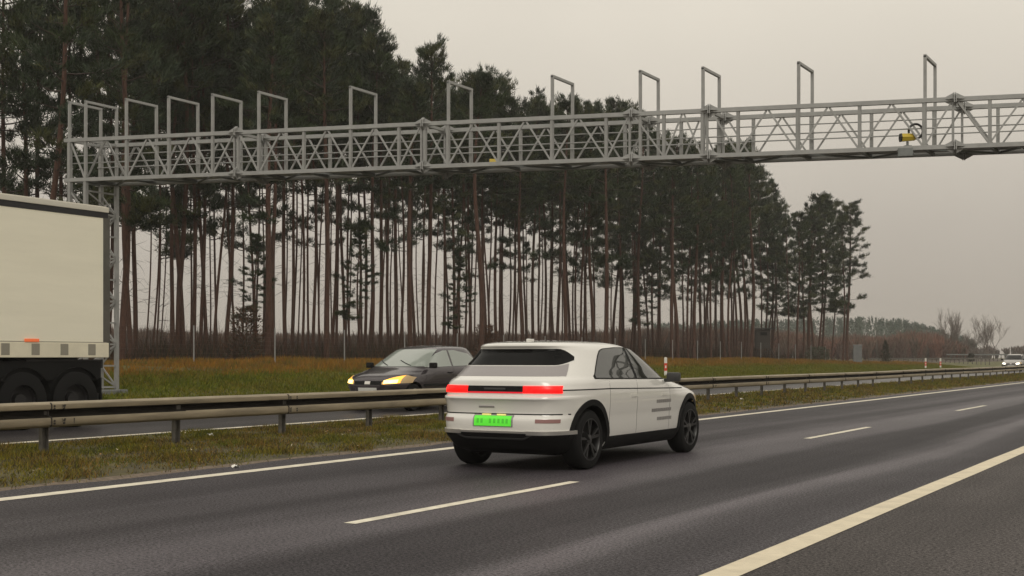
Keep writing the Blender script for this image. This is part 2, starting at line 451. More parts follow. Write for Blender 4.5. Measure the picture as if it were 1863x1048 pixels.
# ------------------------------------------------------------------ gantry
G0 = (-12.27, 35.0)
_G0 = ((125 - XC)/F*35.0, 35.0); _G1 = ((1863 - XC)/F*29.05, 29.05)
HT, HB = 7.39, 6.29
GD = 1.10                                            # depth of the box truss along the road
def gpt(x, z, back=0.0):
    """point of the front truss plane in photo column x"""
    m = (x - XC)/F
    t = (m*_G0[1] - _G0[0]) / ((_G1[0]-_G0[0]) - m*(_G1[1]-_G0[1]))
    X = _G0[0] + t*(_G1[0]-_G0[0]); Z = _G0[1] + t*(_G1[1]-_G0[1])
    return Vector((X*CT - Z*ST, X*ST + Z*CT + back*GD, z))
def gs(p):  # distance along the gantry
    a = gpt(125, 0); return (p - a).length
def gantry():
    base = gpt(125, 0)
    root = empty('toll_gantry', (0, 0, 0))
    tag(root, 'long grey galvanised lattice truss gantry spanning the whole motorway on a tall mast', 'gantry')
    a0, b0 = gpt(118, HT), gpt(1863, HT)
    dirv = (b0 - a0).normalized()
    end = dirv * 9.6                                  # carries on over the near shoulder
    for back in (0, 1):
        for z in (HT, HB):
            o = Vector((0, back*GD, 0))
            p0 = gpt(118, z, back); p1 = gpt(1863, z, back) + end
            MB().bar(p0, p1, 0.105, 0.10).build('chord', 'galvanised', root)
    # bays: valleys (posts) and apexes between them; section joints at J
    posts = [156, 231, 308, 387, 471, 553, 638, 726, 815, 908, 1004, 1103, 1208, 1278, 1343, 1451, 1564, 1681, 1801]
    joints = [430, 770, 1149, 1290, 1737]
    allx = sorted(posts + joints)
    def vpost(p, w=0.072):
        MB().bar((p.x, p.y, HB+.05), (p.x, p.y, HT-.05), w).build('vertical_post', 'galvanised', root)
    def dg(p, q): MB().bar(p, q, 0.043).build('diagonal_brace', 'galvanised', root)
    for back in (0, 1):
        vpost(gpt(127, 0, back), 0.1)
        for i, x in enumerate(posts): vpost(gpt(x, 0, back))
        if back == 0 or True:
            for x in joints:
                vpost(gpt(x - 3.2, 0, back), .05)
                if x < 1000: vpost(gpt(x + 3.6, 0, back))
        prev = 128; seq = []
        for x in allx: seq.append(x)
        for i in range(len(seq)-1):
            a, b = seq[i], seq[i+1]
            ja, jb = a in joints, b in joints
            if not ja and not jb:
                m = (a+b)/2 - (b-a)*0.004
                dg(gpt(a+3, HB+.06, back), gpt(m-2, HT-.06, back)); dg(gpt(m+2, HT-.06, back), gpt(b-3, HB+.06, back))
            elif ja and not jb:
                dg(gpt(a+6, HT-.06, back), gpt(b-2, HB+.06, back))
            elif jb and not ja:
                dg(gpt(a+2, HB+.06, back), gpt(b-6, HT-.06, back))
        dg(gpt(129, HT-.06, back), gpt(154, HB+.06, back))
        dg(gpt(159, HB+.06, back), gpt(190, HT-.06, back)); dg(gpt(194, HT-.06, back), gpt(229, HB+.06, back))
        # continue right of the frame
        s = gpt(1801, 0, back); st = 1.42
        for k in range(1, 6):
            p = s + dirv*(st*k); vpost(p)
            q = s + dirv*(st*(k-.5))
            dg(Vector((p-dirv*st).to_tuple()[:2] + (HB+.06,)), Vector((q.x, q.y, HT-.06)))
            dg(Vector((q.x, q.y, HT-.06)), Vector((p.x, p.y, HB+.06)))
    # handrails
    for back in (0, 1):
        for z in (HB + 0.47, ):
            o = 0.03 if back == 0 else -0.03
            MB().tube([gpt(125, z, back) + Vector((0, o*3, 0)), gpt(1863, z, back) + end + Vector((0, o*3, 0))], 0.017, 6).build('handrail', 'galvanised', root)
    MB().tube([gpt(125, HB+.68, 0) + Vector((0, .09, 0)), gpt(1863, HB+.68, 0) + end + Vector((0, .09, 0))], 0.015, 6).build('handrail', 'galvanised', root)
    # floor: cross beams, X bracing and a grating walkway
    for i, x in enumerate([127] + allx + [1860]):
        for z in (HB, HT):
            if z == HT and x not in joints and x > 160: continue
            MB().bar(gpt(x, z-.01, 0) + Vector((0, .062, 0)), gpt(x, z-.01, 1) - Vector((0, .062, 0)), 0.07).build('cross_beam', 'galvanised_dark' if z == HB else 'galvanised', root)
    seq = [127] + posts + [1870]
    for i in range(len(seq)-1):
        p, q = gpt(seq[i], HB-.03, i % 2), gpt(seq[i+1], HB-.03, (i+1) % 2)
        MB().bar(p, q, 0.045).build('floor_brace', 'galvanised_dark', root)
    mb = MB()
    n = 28
    pa, pb = gpt(135, HB+.03, 0), gpt(1863, HB+.03, 0) + end
    for i in range(n):
        a = pa.lerp(pb, i/n) ; b = pa.lerp(pb, (i+.985)/n)
        vs = []
        for z in (0.0, 0.028):
            vs += [a + Vector((0, .28, z)), b + Vector((0, .28, z)), b + Vector((0, GD-.12, z)), a + Vector((0, GD-.12, z))]
        mb.add(vs, [(3, 2, 1, 0), (4, 5, 6, 7), (0, 1, 5, 4), (1, 2, 6, 5), (2, 3, 7, 6), (3, 0, 4, 7)])
    mb.build('walkway', 'grating', root)
    # flange joints: paired hexagonal plates and gussets
    for x in joints:
        for back in (0, 1):
            for z in (HT, HB):
                c = gpt(x, z, back); mbf = MB()
                nrm = Vector((-dirv.y, dirv.x, 0))
                for off in (-0.02, 0.02):
                    ring = []
                    for k in range(6):
                        t = math.pi/3*k + math.pi/6
                        ring.append(nrm*(math.cos(t)*.17) + Vector((0, 0, math.sin(t)*.17)))
                    vs = [c + dirv*(off-.012) + r for r in ring] + [c + dirv*(off+.012) + r for r in ring]
                    fs = [tuple(range(5, -1, -1)), tuple(range(6, 12))] + [(k, (k+1) % 6, 6+(k+1) % 6, 6+k) for k in range(6)]
                    mbf.add(vs, fs)
                for sgn in (-1, 1):                     # gusset fins
                    for r in (Vector((0, 0, 1)), Vector((0, 0, -1)), nrm, -nrm):
                        o1 = c + r*.055
                        th = dirv.cross(r).normalized()*.006
                        vs = [o1 + dirv*(sgn*.03) - th, c + r*.155 + dirv*(sgn*.03) - th, o1 + dirv*(sgn*.22) - th,
                              o1 + dirv*(sgn*.03) + th, c + r*.155 + dirv*(sgn*.03) + th, o1 + dirv*(sgn*.22) + th]
                        mbf.add(vs, [(0, 1, 2), (5, 4, 3), (0, 3, 4, 1), (1, 4, 5, 2), (2, 5, 3, 0)])
                mbf.build('flange_plate', 'galvanised', root)
    # open portal frames standing on the truss
    for x in (126.7, 156, 230, 307, 387, 471, 638, 816, 1005, 1165, 1279, 1453, 1683):
        p, q = gpt(x, HT+.05, 0), gpt(x, HT+.05, 1)
        top = 1.0
        t = Vector((0, 0, top))
        MB().bar(p, p+t, 0.066).bar(q, q+t, 0.066).bar(p+t-Vector((0, .033, 0)), q+t+Vector((0, .033, 0)), 0.064).build('portal_frame', 'galvanised', root)
        for b in (0, 1):
            if x not in posts and x > 160:
                vpost(gpt(x, 0, b), 0.066)
    # mast
    gzb = gz(base.x, base.y) - .05
    legs = [(127.5, 0), (156, 0), (127.5, 1), (156, 1)]
    for x, b in legs:
        p = gpt(x, 0, b); MB().bar((p.x, p.y, gzb), (p.x, p.y, HB-.055), 0.10).build('mast_leg', 'galvanised', root)
    nb = 9
    hs = [gzb + .15 + (HB-.3-gzb-.15)*k/nb for k in range(nb+1)]
    for (l0, l1) in ((0, 2), (1, 3), (0, 1), (2, 3)):
        p, q = gpt(*[legs[l0][0], 0, legs[l0][1]]), gpt(*[legs[l1][0], 0, legs[l1][1]])
        for k in range(nb+1):
            if l0 == 1 or k % 2 == 0: MB().bar((p.x, p.y, hs[k]), (q.x, q.y, hs[k]), 0.045).build('mast_strut', 'galvanised', root)
            if k < nb:
                a, b = (p, q) if k % 2 else (q, p)
                MB().bar((a.x, a.y, hs[k]), (b.x, b.y, hs[k+1]), 0.04).build('mast_brace', 'galvanised', root)
    c = (gpt(127.5, 0, 0) + gpt(156, 0, 1))/2
    MB().box((c.x, c.y, gzb-.03), (1.1, 1.5, .22), 0, .02).build('mast_footing', 'cabinet_grey', root)
    # far end on the near verge (outside the frame)
    p0 = gpt(1863, 0, 0) + dirv*8.9
    for o in (Vector((0, 0, 0)), dirv*.5, Vector((0, GD, 0)), dirv*.5+Vector((0, GD, 0))):
        p = p0 + o
        MB().bar((p.x, p.y, -.3), (p.x, p.y, HB-.055), 0.10).build('mast_leg', 'galvanised', root)
    return root
gantry()

def sensor(x, zoff, back, label, sc=1.0):
    p = gpt(x, HB + .055, back)
    root = empty('traffic_sensor', p, TH)
    tag(root, label, 'sensor', 'yellow sensors on the gantry')
    hexr = [(.13*math.cos(math.pi/3*k), .105*math.sin(math.pi/3*k)) for k in range(6)]
    z0 = zoff
    vs = [(-.19, a*.8, z0+b) for a, b in hexr] + [(.15, a*.75, z0+.015+b*.85) for a, b in hexr]
    fs = [tuple(range(5, -1, -1)), tuple(range(6, 12))] + [(k, (k+1) % 6, 6+(k+1) % 6, 6+k) for k in range(6)]
    MB().add(vs, fs).build('housing', 'sensor_yellow', root)
    vs = [(-.20, a*.82, z0+b*1.02) for a, b in hexr] + [(-.165, a*.84, z0+b*1.04) for a, b in hexr]
    MB().add(vs, fs).build('hood_ring', 'cable', root)
    MB().tube([(-.02, 0, 0), (-.02, 0, z0-.09)], .03, 8).box((-.02, 0, .012), (.16, .14, .02)).build('bracket', 'galvanised_dark', root)
    MB().tube([(.19 + .165*math.cos(t), .05, z0+.16+.17*math.sin(t)) for t in np.linspace(-2.6, 3.4, 30)], .028, 8).build('cable_loop', 'cable', root, smooth=True)
    return root
sensor(1651, 0.21, 0.08, 'bright yellow sensor with black cable loop on the gantry over the near carriageway')
sensor(878, 0.08, 0.6, 'dim yellow sensor with black cable loop on the gantry above the white car')
p = gpt(1650, HB-.14, 0)
cb = MB().box((0, 0, 0), (.34, .2, .2), 0, .012).build('control_box', 'galvanised_dark')
cb.location = p + Vector((0, -.165, .02)); cb.rotation_euler = (0, 0, math.atan2((gpt(1863, 0)-gpt(125, 0)).y, (gpt(1863, 0)-gpt(125, 0)).x))
tag(cb, 'small grey control box hung under the gantry chord below the bright yellow sensor', 'control box')

# ------------------------------------------------------------------ guardrail
def guardrail():
    root = empty('guardrail', (-13.75, 0, 0))
    tag(root, 'long dirty steel W-beam guardrail on posts along the grassy median', 'guardrail')
    prof = [(0.0, .792), (.028, .790), (.066, .780), (.084, .768), (.090, .758), (.092, .705), (.088, .696), (.078, .690), (.016, .678), (.004, .668), (.0, .645), (.004, .622), (.014, .612), (.076, .592), (.087, .584), (.092, .572), (.090, .490), (.084, .478), (.066, .464), (.028, .452), (0, .45)]
    rj = random.Random(4)
    L = 4.8; v = -7.8; i = 0
    while v < 112:
        n = 8; vs = []; fs = []
        m = len(prof)
        lap = 0.16
        for t in range(n+1):
            vv = v + (L+lap)*t/n
            o = 0.004 if t == 0 else 0
            wob = .012*math.sin(vv*.35) + .006*math.sin(vv*1.1)
            zz = .01*math.sin(vv*.21)
            for (x, z) in prof: vs.append((x + wob + (.007 if i % 2 else 0), vv, z + zz))
            for (x, z) in reversed(prof): vs.append((x + wob + (.007 if i % 2 else 0) - .005, vv, z + zz))
        M = 2*m
        for t in range(n):
            for k in range(M):
                fs.append((t*M+k, t*M+(k+1) % M, (t+1)*M+(k+1) % M, (t+1)*M+k))
        fs.append(tuple(range(M))); fs.append(tuple(n*M + k for k in range(M-1, -1, -1)))
        sec = MB().add(vs, fs).build('rail_beam', 'rail_steel', root, smooth=True, angle=28)
        sec.data.materials.append(MATS['rail_grime_shade'])          # road dirt in the groove, its colour darkened further as groove shade
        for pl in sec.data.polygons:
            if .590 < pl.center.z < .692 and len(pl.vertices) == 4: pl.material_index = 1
        # splice: dirty lap edge with bolt heads, on this beam
        jm = MB()
        wob = .012*math.sin(v*.35) + .006*math.sin(v*1.1); zz = .01*math.sin(v*.21)
        for (x0, z0), (x1, z1) in zip(prof[2:-3], prof[3:-2]):  # lap
            jm.bar((x0+wob+.010, v+.01, z0+zz), (x1+wob+.010, v+.01, z1+zz), .022, .008)
        for z in (.735, .70, .54, .505):
            for dv in (.06, .22):
                jm.tube([(.08+wob, v+dv, z+zz), (.104+wob, v+dv, z+zz)], .016, 6)
        for q in range(5):
            dv = rj.uniform(.02, .7); hh = rj.uniform(.03, .09); ww = rj.uniform(.012, .04)
            for z0 in (.752, .566):
                if rj.random() < .6:
                    x0 = .0935 + wob + (.007 if i % 2 else 0)
                    jm.add([(x0, v+dv, z0+zz), (x0, v+dv+ww, z0+zz), (x0-.001, v+dv+ww*.6, z0-hh+zz), (x0-.001, v+dv+ww*.3, z0-hh+zz)], [(0, 1, 2, 3)])
        jm.build('splice', 'rail_joint', sec)
        v += L; i += 1
    vpos = [11.40 + 2.4*k for k in range(-7, 42)]
    for v in vpos:
        if abs(v - (11.40 + 2.4*19)) < .1: continue          # one post is missing far along
        g = gz(-13.8, v)
        mbp = MB()
        mbp.box((-.075, v, (g-.3+.76)/2), (.012, .11, .76-g+.3)).box((-.045, v-.049, (g-.3+.76)/2), (.055, .012, .76-g+.3)).box((-.045, v+.049, (g-.3+.76)/2), (.055, .012, .76-g+.3))
        mbp.box((-.01, v, .62), (.03, .08, .2))
        mbp.build('post', 'post_steel', root)
guardrail()

# ------------------------------------------------------------------ cars
def pchip(xs, ys):
    xs = np.array(xs, float); ys = np.array(ys, float)
    h = np.diff(xs); dl = np.diff(ys)/h
    m = np.zeros(len(xs))
    for i in range(1, len(xs)-1):
        if dl[i-1]*dl[i] > 0:
            w1 = 2*h[i]+h[i-1]; w2 = h[i]+2*h[i-1]
            m[i] = (w1+w2)/(w1/dl[i-1]+w2/dl[i])
    m[0] = dl[0]; m[-1] = dl[-1]
    def f(x):
        x = min(max(x, xs[0]), xs[-1])
        i = min(len(xs)-2, max(0, int(np.searchsorted(xs, x, side='right')-1)))
        t = (x-xs[i])/h[i]
        return float((2*t**3-3*t**2+1)*ys[i] + (t**3-2*t**2+t)*h[i]*m[i] + (-2*t**3+3*t**2)*ys[i+1] + (t**3-t**2)*h[i]*m[i+1])
    return f
class Shell:
    """car body as a stack of plan outlines; every panel, pane and lamp is laid on the same surface"""
    def __init__(s, keys):
        z = [k[0] for k in keys]
        s.z0, s.z1 = z[0], z[-1]; s.keyz = z
        s.yf, s.yr, s.w, s.nf, s.nr, s.yc = (pchip(z, [k[i] for k in keys]) for i in range(1, 7))
    def side(s, y, z):
        yc = s.yc(z)
        if y >= yc: t = (y-yc)/max(.01, s.yf(z)-yc); n = s.nf(z)
        else: t = (yc-y)/max(.01, yc-s.yr(z)); n = s.nr(z)
        t = min(t, 0.9999)
        return s.w(z)*(1-t**n)**(1/n)
    def rear(s, x, z):
        t = min(.9999, abs(x)/s.w(z)); n = s.nr(z); yc = s.yc(z)
        return yc - (yc-s.yr(z))*(1-t**n)**(1/n)
    def front(s, x, z):
        t = min(.9999, abs(x)/s.w(z)); n = s.nf(z); yc = s.yc(z)
        return yc + (s.yf(z)-yc)*(1-t**n)**(1/n)
    def ring(s, z, N):
        q = np.linspace(0, math.pi/2, 240)
        def quarter(n, L):
            c = np.abs(np.cos(q))**(2/n); si = np.abs(np.sin(q))**(2/n)
            return np.stack([s.w(z)*c, L*si], 1)
        yc = s.yc(z)
        a = quarter(s.nf(z), s.yf(z)-yc); b = quarter(s.nr(z), yc-s.yr(z))
        pts = np.concatenate([a, (a*[-1, 1])[::-1][1:], (b*[-1, -1])[1:], (b*[1, -1])[::-1][1:-1]])
        pts[:, 1] += yc
        cl = np.concatenate([pts, pts[:1]])
        d = np.concatenate([[0], np.cumsum(np.linalg.norm(np.diff(cl, axis=0), axis=1))])
        t = np.linspace(0, d[-1], N, endpoint=False)
        return np.stack([np.interp(t, d, cl[:, 0]), np.interp(t, d, cl[:, 1])], 1)
    def body(s, name, m, parent, arches, N=200, nz=3):
        zs = []
        for a, b in zip(s.keyz[:-1], s.keyz[1:]):
            zs += list(np.linspace(a, b, nz+1)[:-1])
        zs.append(s.keyz[-1])
        V = []; Fc = []
        for z in zs:
            for x, y in s.ring(z, N): V.append((x, y, z))
        for i in range(len(zs)-1):
            for k in range(N): Fc.append((i*N+k, i*N+(k+1) % N, (i+1)*N+(k+1) % N, (i+1)*N+k))
        Fc.append(tuple(range(N-1, -1, -1))); Fc.append(tuple((len(zs)-1)*N+k for k in range(N)))
        mb = MB().add(V, Fc)
        tmp = mb.build('tmp_body', m)
        cut = MB()
        for (ya, zc, r) in arches:
            for sx in (-1, 1):
                cut.tube([(sx*.60, ya, zc), (sx*1.2, ya, zc)], r, 40)
        ct = cut.build('tmp_cut', 'plastic_black')
        bo = tmp.modifiers.new('b', 'BOOLEAN'); bo.object = ct; bo.operation = 'DIFFERENCE'; bo.solver = 'EXACT'
        try: bo.material_mode = 'TRANSFER'
        except Exception: pass
        dgp = bpy.context.evaluated_depsgraph_get()
        me = bpy.data.meshes.new_from_object(tmp.evaluated_get(dgp))
        me.name = name
        bpy.data.objects.remove(tmp); bpy.data.objects.remove(ct)
        me.polygons.foreach_set('use_smooth', np.ones(len(me.polygons), dtype=bool))
        me.set_sharp_from_angle(angle=R(32))
        return link(name, me, parent)
    # panels -----------------------------------------------------------
    def _solid(s, mb, fn, nu, nv, off, depth=.012):
        """fn(a,b)->(point, outward)"""
        g = [[fn(i/nu, j/nv) for j in range(nv+1)] for i in range(nu+1)]
        o = [(p + n*off) for row in g for p, n in row]
        q = [(p - n*depth) for row in g for p, n in row]
        k = len(o); fs = []
        id = lambda i, j: i*(nv+1)+j
        for i in range(nu):
            for j in range(nv):
                fs.append((id(i, j), id(i+1, j), id(i+1, j+1), id(i, j+1)))
        edge = [(id(i, 0), id(i+1, 0)) for i in range(nu)] + [(id(nu, j), id(nu, j+1)) for j in range(nv)] + \
               [(id(i+1, nv), id(i, nv)) for i in range(nu-1, -1, -1)] + [(id(0, j+1), id(0, j)) for j in range(nv-1, -1, -1)]
        for a, b in edge: fs.append((a, a+k, b+k, b))
        mb.add(o + q, fs)
    def side_panel(s, sx, y0, y1, zb, zt, off=.006, nu=28, nv=8, mb=None):
        mb = mb or MB()
        zbf = zb if callable(zb) else (lambda y: zb); ztf = zt if callable(zt) else (lambda y: zt)
        def fn(a, b):
            y = y0 + (y1-y0)*a; z = zbf(y) + (ztf(y)-zbf(y))*b
            e = .01
            dz = (s.side(y, z+e)-s.side(y, z-e))/(2*e); dy = (s.side(y+e, z)-s.side(y-e, z))/(2*e)
            n = Vector((1, -dy, -dz)).normalized()
            return Vector((sx*s.side(y, z), y, z)), Vector((sx*n.x, n.y, n.z))
        s._solid(mb, fn, nu, nv, off); return mb
    def end_panel(s, which, f0, f1, zb, zt, off=.006, nu=28, nv=8, mb=None, absx=False):
        mb = mb or MB()
        fnc = s.rear if which == 'rear' else s.front
        sg = -1 if which == 'rear' else 1
        zbf = zb if callable(zb) else (lambda f: zb); ztf = zt if callable(zt) else (lambda f: zt)
        def fn(a, b):
            f = f0 + (f1-f0)*a; z = zbf(f) + (ztf(f)-zbf(f))*b
            x = f if absx else f*s.w(z)
            e = .008
            dx = (fnc(x+e, z)-fnc(x-e, z))/(2*e); dz = (fnc(x, z+e)-fnc(x, z-e))/(2*e)
            n = Vector((-dx*sg, 1*sg, -dz*sg)); n = Vector((-dx, 1, -dz))*sg
            n.normalize()
            return Vector((x, fnc(x, z), z)), n
        s._solid(mb, fn, nu, nv, off); return mb
    def arch(s, sx, ya, zc, r0, r1, t0=-.12, t1=math.pi+.12, off=.012):
        mb = MB()
        def fn(a, b):
            t = t0 + (t1-t0)*a; r = r0 + (r1-r0)*b
            y = ya + r*math.cos(t); z = zc + r*math.sin(t)
            return Vector((sx*s.side(y, z), y, z)), Vector((sx, 0, 0))
        s._solid(mb, fn, 40, 3, off, .05)
        return mb

def wheel(root, x, y, r, width, rim_r, spokes, rim_mat, flip):
    zc = r
    prof = [(-width/2, rim_r), (-width/2, r*.90), (-width/2+.02, r*.965), (-width*.3, r), (width*.3, r), (width/2-.02, r*.965), (width/2, r*.90), (width/2, rim_r)]
    t = MB().lathe(prof, 44, 'x').build('wheel', 'tyre', root, smooth=True)
    t.location = (x, y, zc)
    sx = 1 if x > 0 else -1
    rm = MB()
    xo = sx*(width/2-.012)
    rm.lathe([(xo, rim_r-.018), (xo+sx*.012, rim_r-.012), (xo+sx*.012, rim_r+.002), (xo-sx*.10, rim_r+.002), (xo-sx*.10, rim_r-.018)], 40, 'x')
    rm.lathe([(xo-sx*.05, .001), (xo-sx*.05, .075), (xo-sx*.005, .065), (xo+sx*.004, .001)], 20, 'x')
    for k in range(spokes):
        a = 2*math.pi*k/spokes + .35
        for da, wd in ((.10, .026), (-.10, .026)):
            p0 = Vector((xo-sx*.015, .055*math.cos(a), .055*math.sin(a)))
            p1 = Vector((xo-sx*.006, (rim_r-.01)*math.cos(a+da*1.9), (rim_r-.01)*math.sin(a+da*1.9)))
            rm.bar(p0, p1, wd, .03)
    ob = rm.build('rim', rim_mat, t, smooth=True, angle=30)
    bk = MB().lathe([(xo-sx*.10, .001), (xo-sx*.10, rim_r-.004), (xo-sx*.12, rim_r-.004), (xo-sx*.12, .001)], 30, 'x').build('brake_disc', 'plastic_black', t)
    return t

def white_car():
    rear_v, uc = 14.03, -7.92
    root = empty('white_car', (uc, rear_v + 1.54, 0.0), 0)
    tag(root, 'white electric crossover hatchback with red tail lights driving away in the near lanes', 'car')
    FX = .17
    K = [  # z, yf, yr, w, nf, nr, yc
        (0.22, 2.10, -2.08, .80, 4.5, 5.5, -.2),
        (0.27, 2.24, -2.22, .86, 4.5, 5.5, -.2),
        (0.36, 2.34, -2.31, .905, 4.5, 5.5, -.2),
        (0.45, 2.37, -2.37, .922, 4.6, 6, -.2),
        (0.56, 2.39, -2.385, .927, 4.6, 6, -.2),
        (0.64, 2.395, -2.38, .930, 4.6, 6, -.2),
        (0.70, 2.39, -2.335, .935, 4.6, 6, -.2),
        (0.80, 2.37, -2.345, .942, 4.5, 6, -.2),
        (0.865, 2.33, -2.37, .945, 4.3, 6, -.2),
        (0.885, 2.29, -2.385, .945, 4.2, 6, -.2),
        (0.91, 2.22, -2.375, .945, 4.0, 6, -.2),
        (0.925, 2.16, -2.335, .945, 4.0, 6, -.2),
        (0.95, 2.06, -2.33, .944, 3.8, 6, -.2),
        (1.00, 1.80, -2.325, .940, 3.6, 6, -.25),
        (1.03, 1.62, -2.32, .936, 3.5, 5.8, -.25),
        (1.07, 1.36, -2.315, .930, 3.4, 5.5, -.3),
        (1.10, 1.15, -2.31, .922, 3.4, 5.2, -.3),
        (1.12, 1.05, -2.29, .915, 3.4, 5, -.3),
        (1.14, 1.03, -2.245, .905, 3.4, 4.8, -.35),
        (1.20, .93, -2.165, .88, 3.3, 4.6, -.35),
        (1.30, .77, -2.04, .835, 3.2, 4.4, -.4),
        (1.40, .58, -1.925, .79, 3.1, 4.2, -.45),
        (1.48, .40, -1.845, .752, 3.0, 4.2, -.5),
        (1.505, .32, -1.85, .735, 3.0, 4.2, -.5),
        (1.53, .22, -1.87, .712, 2.9, 4.2, -.55),
        (1.555, .08, -1.86, .68, 2.8, 4.0, -.6),
        (1.575, -.08, -1.78, .63, 2.7, 3.6, -.7),
        (1.59, -.26, -1.62, .55, 2.5, 3.0, -.8),
        (1.60, -.46, -1.42, .42, 2.4, 2.6, -.9),
        (1.606, -.68, -1.2, .22, 2.2, 2.2, -.95)]
    K = [(k[0], k[1] + FX*min(1, max(0, (k[1]+.2)/1.2)), *k[2:]) for k in K]
    s = Shell(K)
    FA = 1.54 + FX
    s.body('body', 'car_white', root, [(-1.54, .37, .43), (FA, .37, .43)])
    # rear
    def rnd(f, w, k): return k*max(0, (abs(f)-w+.16)/.16)**2
    def wt(f): return 1.495 - rnd(f, .90, .10)
    def wb(f): return 1.292 + rnd(f, .90, .06)
    s.end_panel('rear', -.90, .90, wb, wt, .006, 44).build('rear_window', 'glass_dark', root, smooth=True)
    s.end_panel('rear', -.87, .87, 1.158, lambda f: min(1.31, wb(f)-.012), .004).build('hatch_glass_sheen', 'hatch_grey', root, smooth=True)  # lower hatch glass, its pale reflection put into a flat grey colour
    for a, b in ((-.875, -.42), (.42, .875)):
        s.end_panel('rear', a, b, .955, 1.042, .010).build('tail_light', 'tail_red', root, smooth=True)
    s.end_panel('rear', -.415, .415, .972, 1.042, .006).build('light_panel', 'plastic_black', root, smooth=True)
    s.end_panel('rear', -.415, .415, .953, .970, .009).build('light_strip', 'tail_strip', root, smooth=True)
    s.end_panel('rear', -.16, .16, .995, 1.018, .011).build('badge', 'plastic_grey', root, smooth=True)
    s.end_panel('rear', -.93, .93, .694, .709, .004).build('bumper_seam', 'plastic_black', root, smooth=True)
    s.end_panel('rear', -.28, .28, .55, .69, .007, absx=True).build('plate_holder', 'hatch_grey', root, smooth=True)
    pl = s.end_panel('rear', -.26, .26, .556, .67, .014, absx=True).build('number_plate', 'plate_green', root, smooth=True)
    ink = MB()
    for x in (-.205, -.15, -.03, .03, .09, .15, .205):
        s.end_panel('rear', x-.015, x+.015, .590, .640, .017, 2, 2, ink, absx=True)
    ink.build('plate_characters', 'plate_ink', pl)
    for x in (-.105, .105):
        s.end_panel('rear', x-.06, x+.06, .678, .698, .022, absx=True).build('plate_lamp', 'lamp_yellow', root, smooth=True)
    for sg in (-1, 1):
        s.end_panel('rear', sg*.62, sg*.88, .60, .645, .004).build('reflector', 'reflector', root, smooth=True)
    s.end_panel('rear', -.985, .985, .22, .468, .008, 40).build('rear_valance', 'plastic_black', root, smooth=True)
    s.end_panel('rear', -.96, -.50, .458, .504, .020).build('bumper_trim', 'chrome', root, smooth=True)
    s.end_panel('rear', .50, .96, .458, .504, .020).build('bumper_trim', 'chrome', root, smooth=True)
    s.end_panel('rear', -.50, .50, .478, .500, .022).build('bumper_trim', 'chrome', root, smooth=True)
    s.end_panel('rear', -.6, .6, lambda f: .40 + .06*max(0, (abs(f)-.45)/.15), lambda f: .418 + .06*max(0, (abs(f)-.45)/.15), .016).build('diffuser_trim', 'plastic_grey', root, smooth=True)
    s.end_panel('rear', -.22, .0, .775, .797, .004, absx=True).build('model_lettering', 'hatch_grey', root, smooth=True)
    # sides
    ZY = [-1.40, -1.30, -1.10, -1.0, -.9, -.5, -.1, .2, .42, .58, .72, .84]
    ZT = [1.145, 1.235, 1.40, 1.465, 1.488, 1.508, 1.505, 1.475, 1.40, 1.315, 1.225, 1.125]
    def zt(y): return interp(y, ZY, ZT)
    def zb(y): return interp(y, [-1.40, .84], [1.13, 1.098])
    for sx in (1, -1):
        s.side_panel(sx, -1.42, .86, lambda y: zb(y)-.012, lambda y: zt(y)+.012, .005, 50).build('window_trim', 'plastic_black', root, smooth=True)
        s.side_panel(sx, -1.38, -.26, zb, zt, .009, 40).build('side_window', 'glass_side', root, smooth=True)
        s.side_panel(sx, -.19, .81, zb, zt, .009, 30).build('side_window', 'glass_side', root, smooth=True)
        s.side_panel(sx, -2.20, 1.45, lambda y: interp(y, [-2.3, -1, 1.4], [.985, .985, .945]), lambda y: interp(y, [-2.3, -1, 1.4], [.999, .999, .959]), .002, 40, 2).build('character_line', 'plastic_black', root, smooth=True)  # dark strip laid along the body's character line
        s.side_panel(sx, -1.08, FA-.46, .22, .385, .012, 40).build('sill', 'plastic_black', root, smooth=True)
        for ya in (-1.54, FA):
            s.arch(sx, ya, .37, .425, .50).build('wheel_arch', 'plastic_black', root, smooth=True)
        for y0 in (-.22, .88, -1.05):
            s.side_panel(sx, y0, y0+.006, .39, 1.09, .001, 1, 14).build('door_seam', 'plastic_grey', root)
        for y0, z0, z1 in ((-.42, .87, .91), (.58, .86, .90)):
            s.side_panel(sx, y0, y0+.2, z0, z1, .006).build('door_handle', 'car_white', root, smooth=True)
        mm = MB()
        for k, (ya, yb) in enumerate(((.42, .92), (.27, .94), (.46, .96))):
            z = .765 - .12*k
            y = ya
            rr = random.Random(5+k)
            while y < yb:
                wd = rr.uniform(.03, .07)
                s.side_panel(sx, y, min(yb, y+wd), z, z+.045, .003, 2, 2, mm); y += wd+.012
            mm.build('door_lettering', 'lettering', root); mm = MB()

        m2 = MB().box((sx*1.03, .80, 1.115), (.19, .12, .13), sx*.15, .035).box((sx*.93, .82, 1.07), (.10, .05, .05), 0, .01)
        m2.build('side_mirror', 'plastic_grey', root, smooth=True)
    # front
    s.end_panel('front', -.86, .86, 1.13, 1.49, .006).build('windscreen', 'glass_side', root, smooth=True)
    for a, b in ((-.93, -.5), (.5, .93)):
        s.end_panel('front', a, b, .74, .84, .006).build('headlight', 'head_lens', root, smooth=True)
    s.end_panel('front', -.9, .9, .26, .42, .006).build('front_valance', 'plastic_black', root, smooth=True)
    MB().box((0, 0, .235), (1.3, 3.9, .09), 0, .02).build('underbody', 'plastic_black', root)
    MB().box((0, -1.45, 1.61), (.04, .15, .035), 0, .012).build('roof_antenna', 'car_white', root, smooth=True)
    for x in (-.785, .785):
        for y in (-1.54, FA):
            wheel(root, x, y, .372, .25, .262, 5, 'rim_dark', x < 0)
    return root
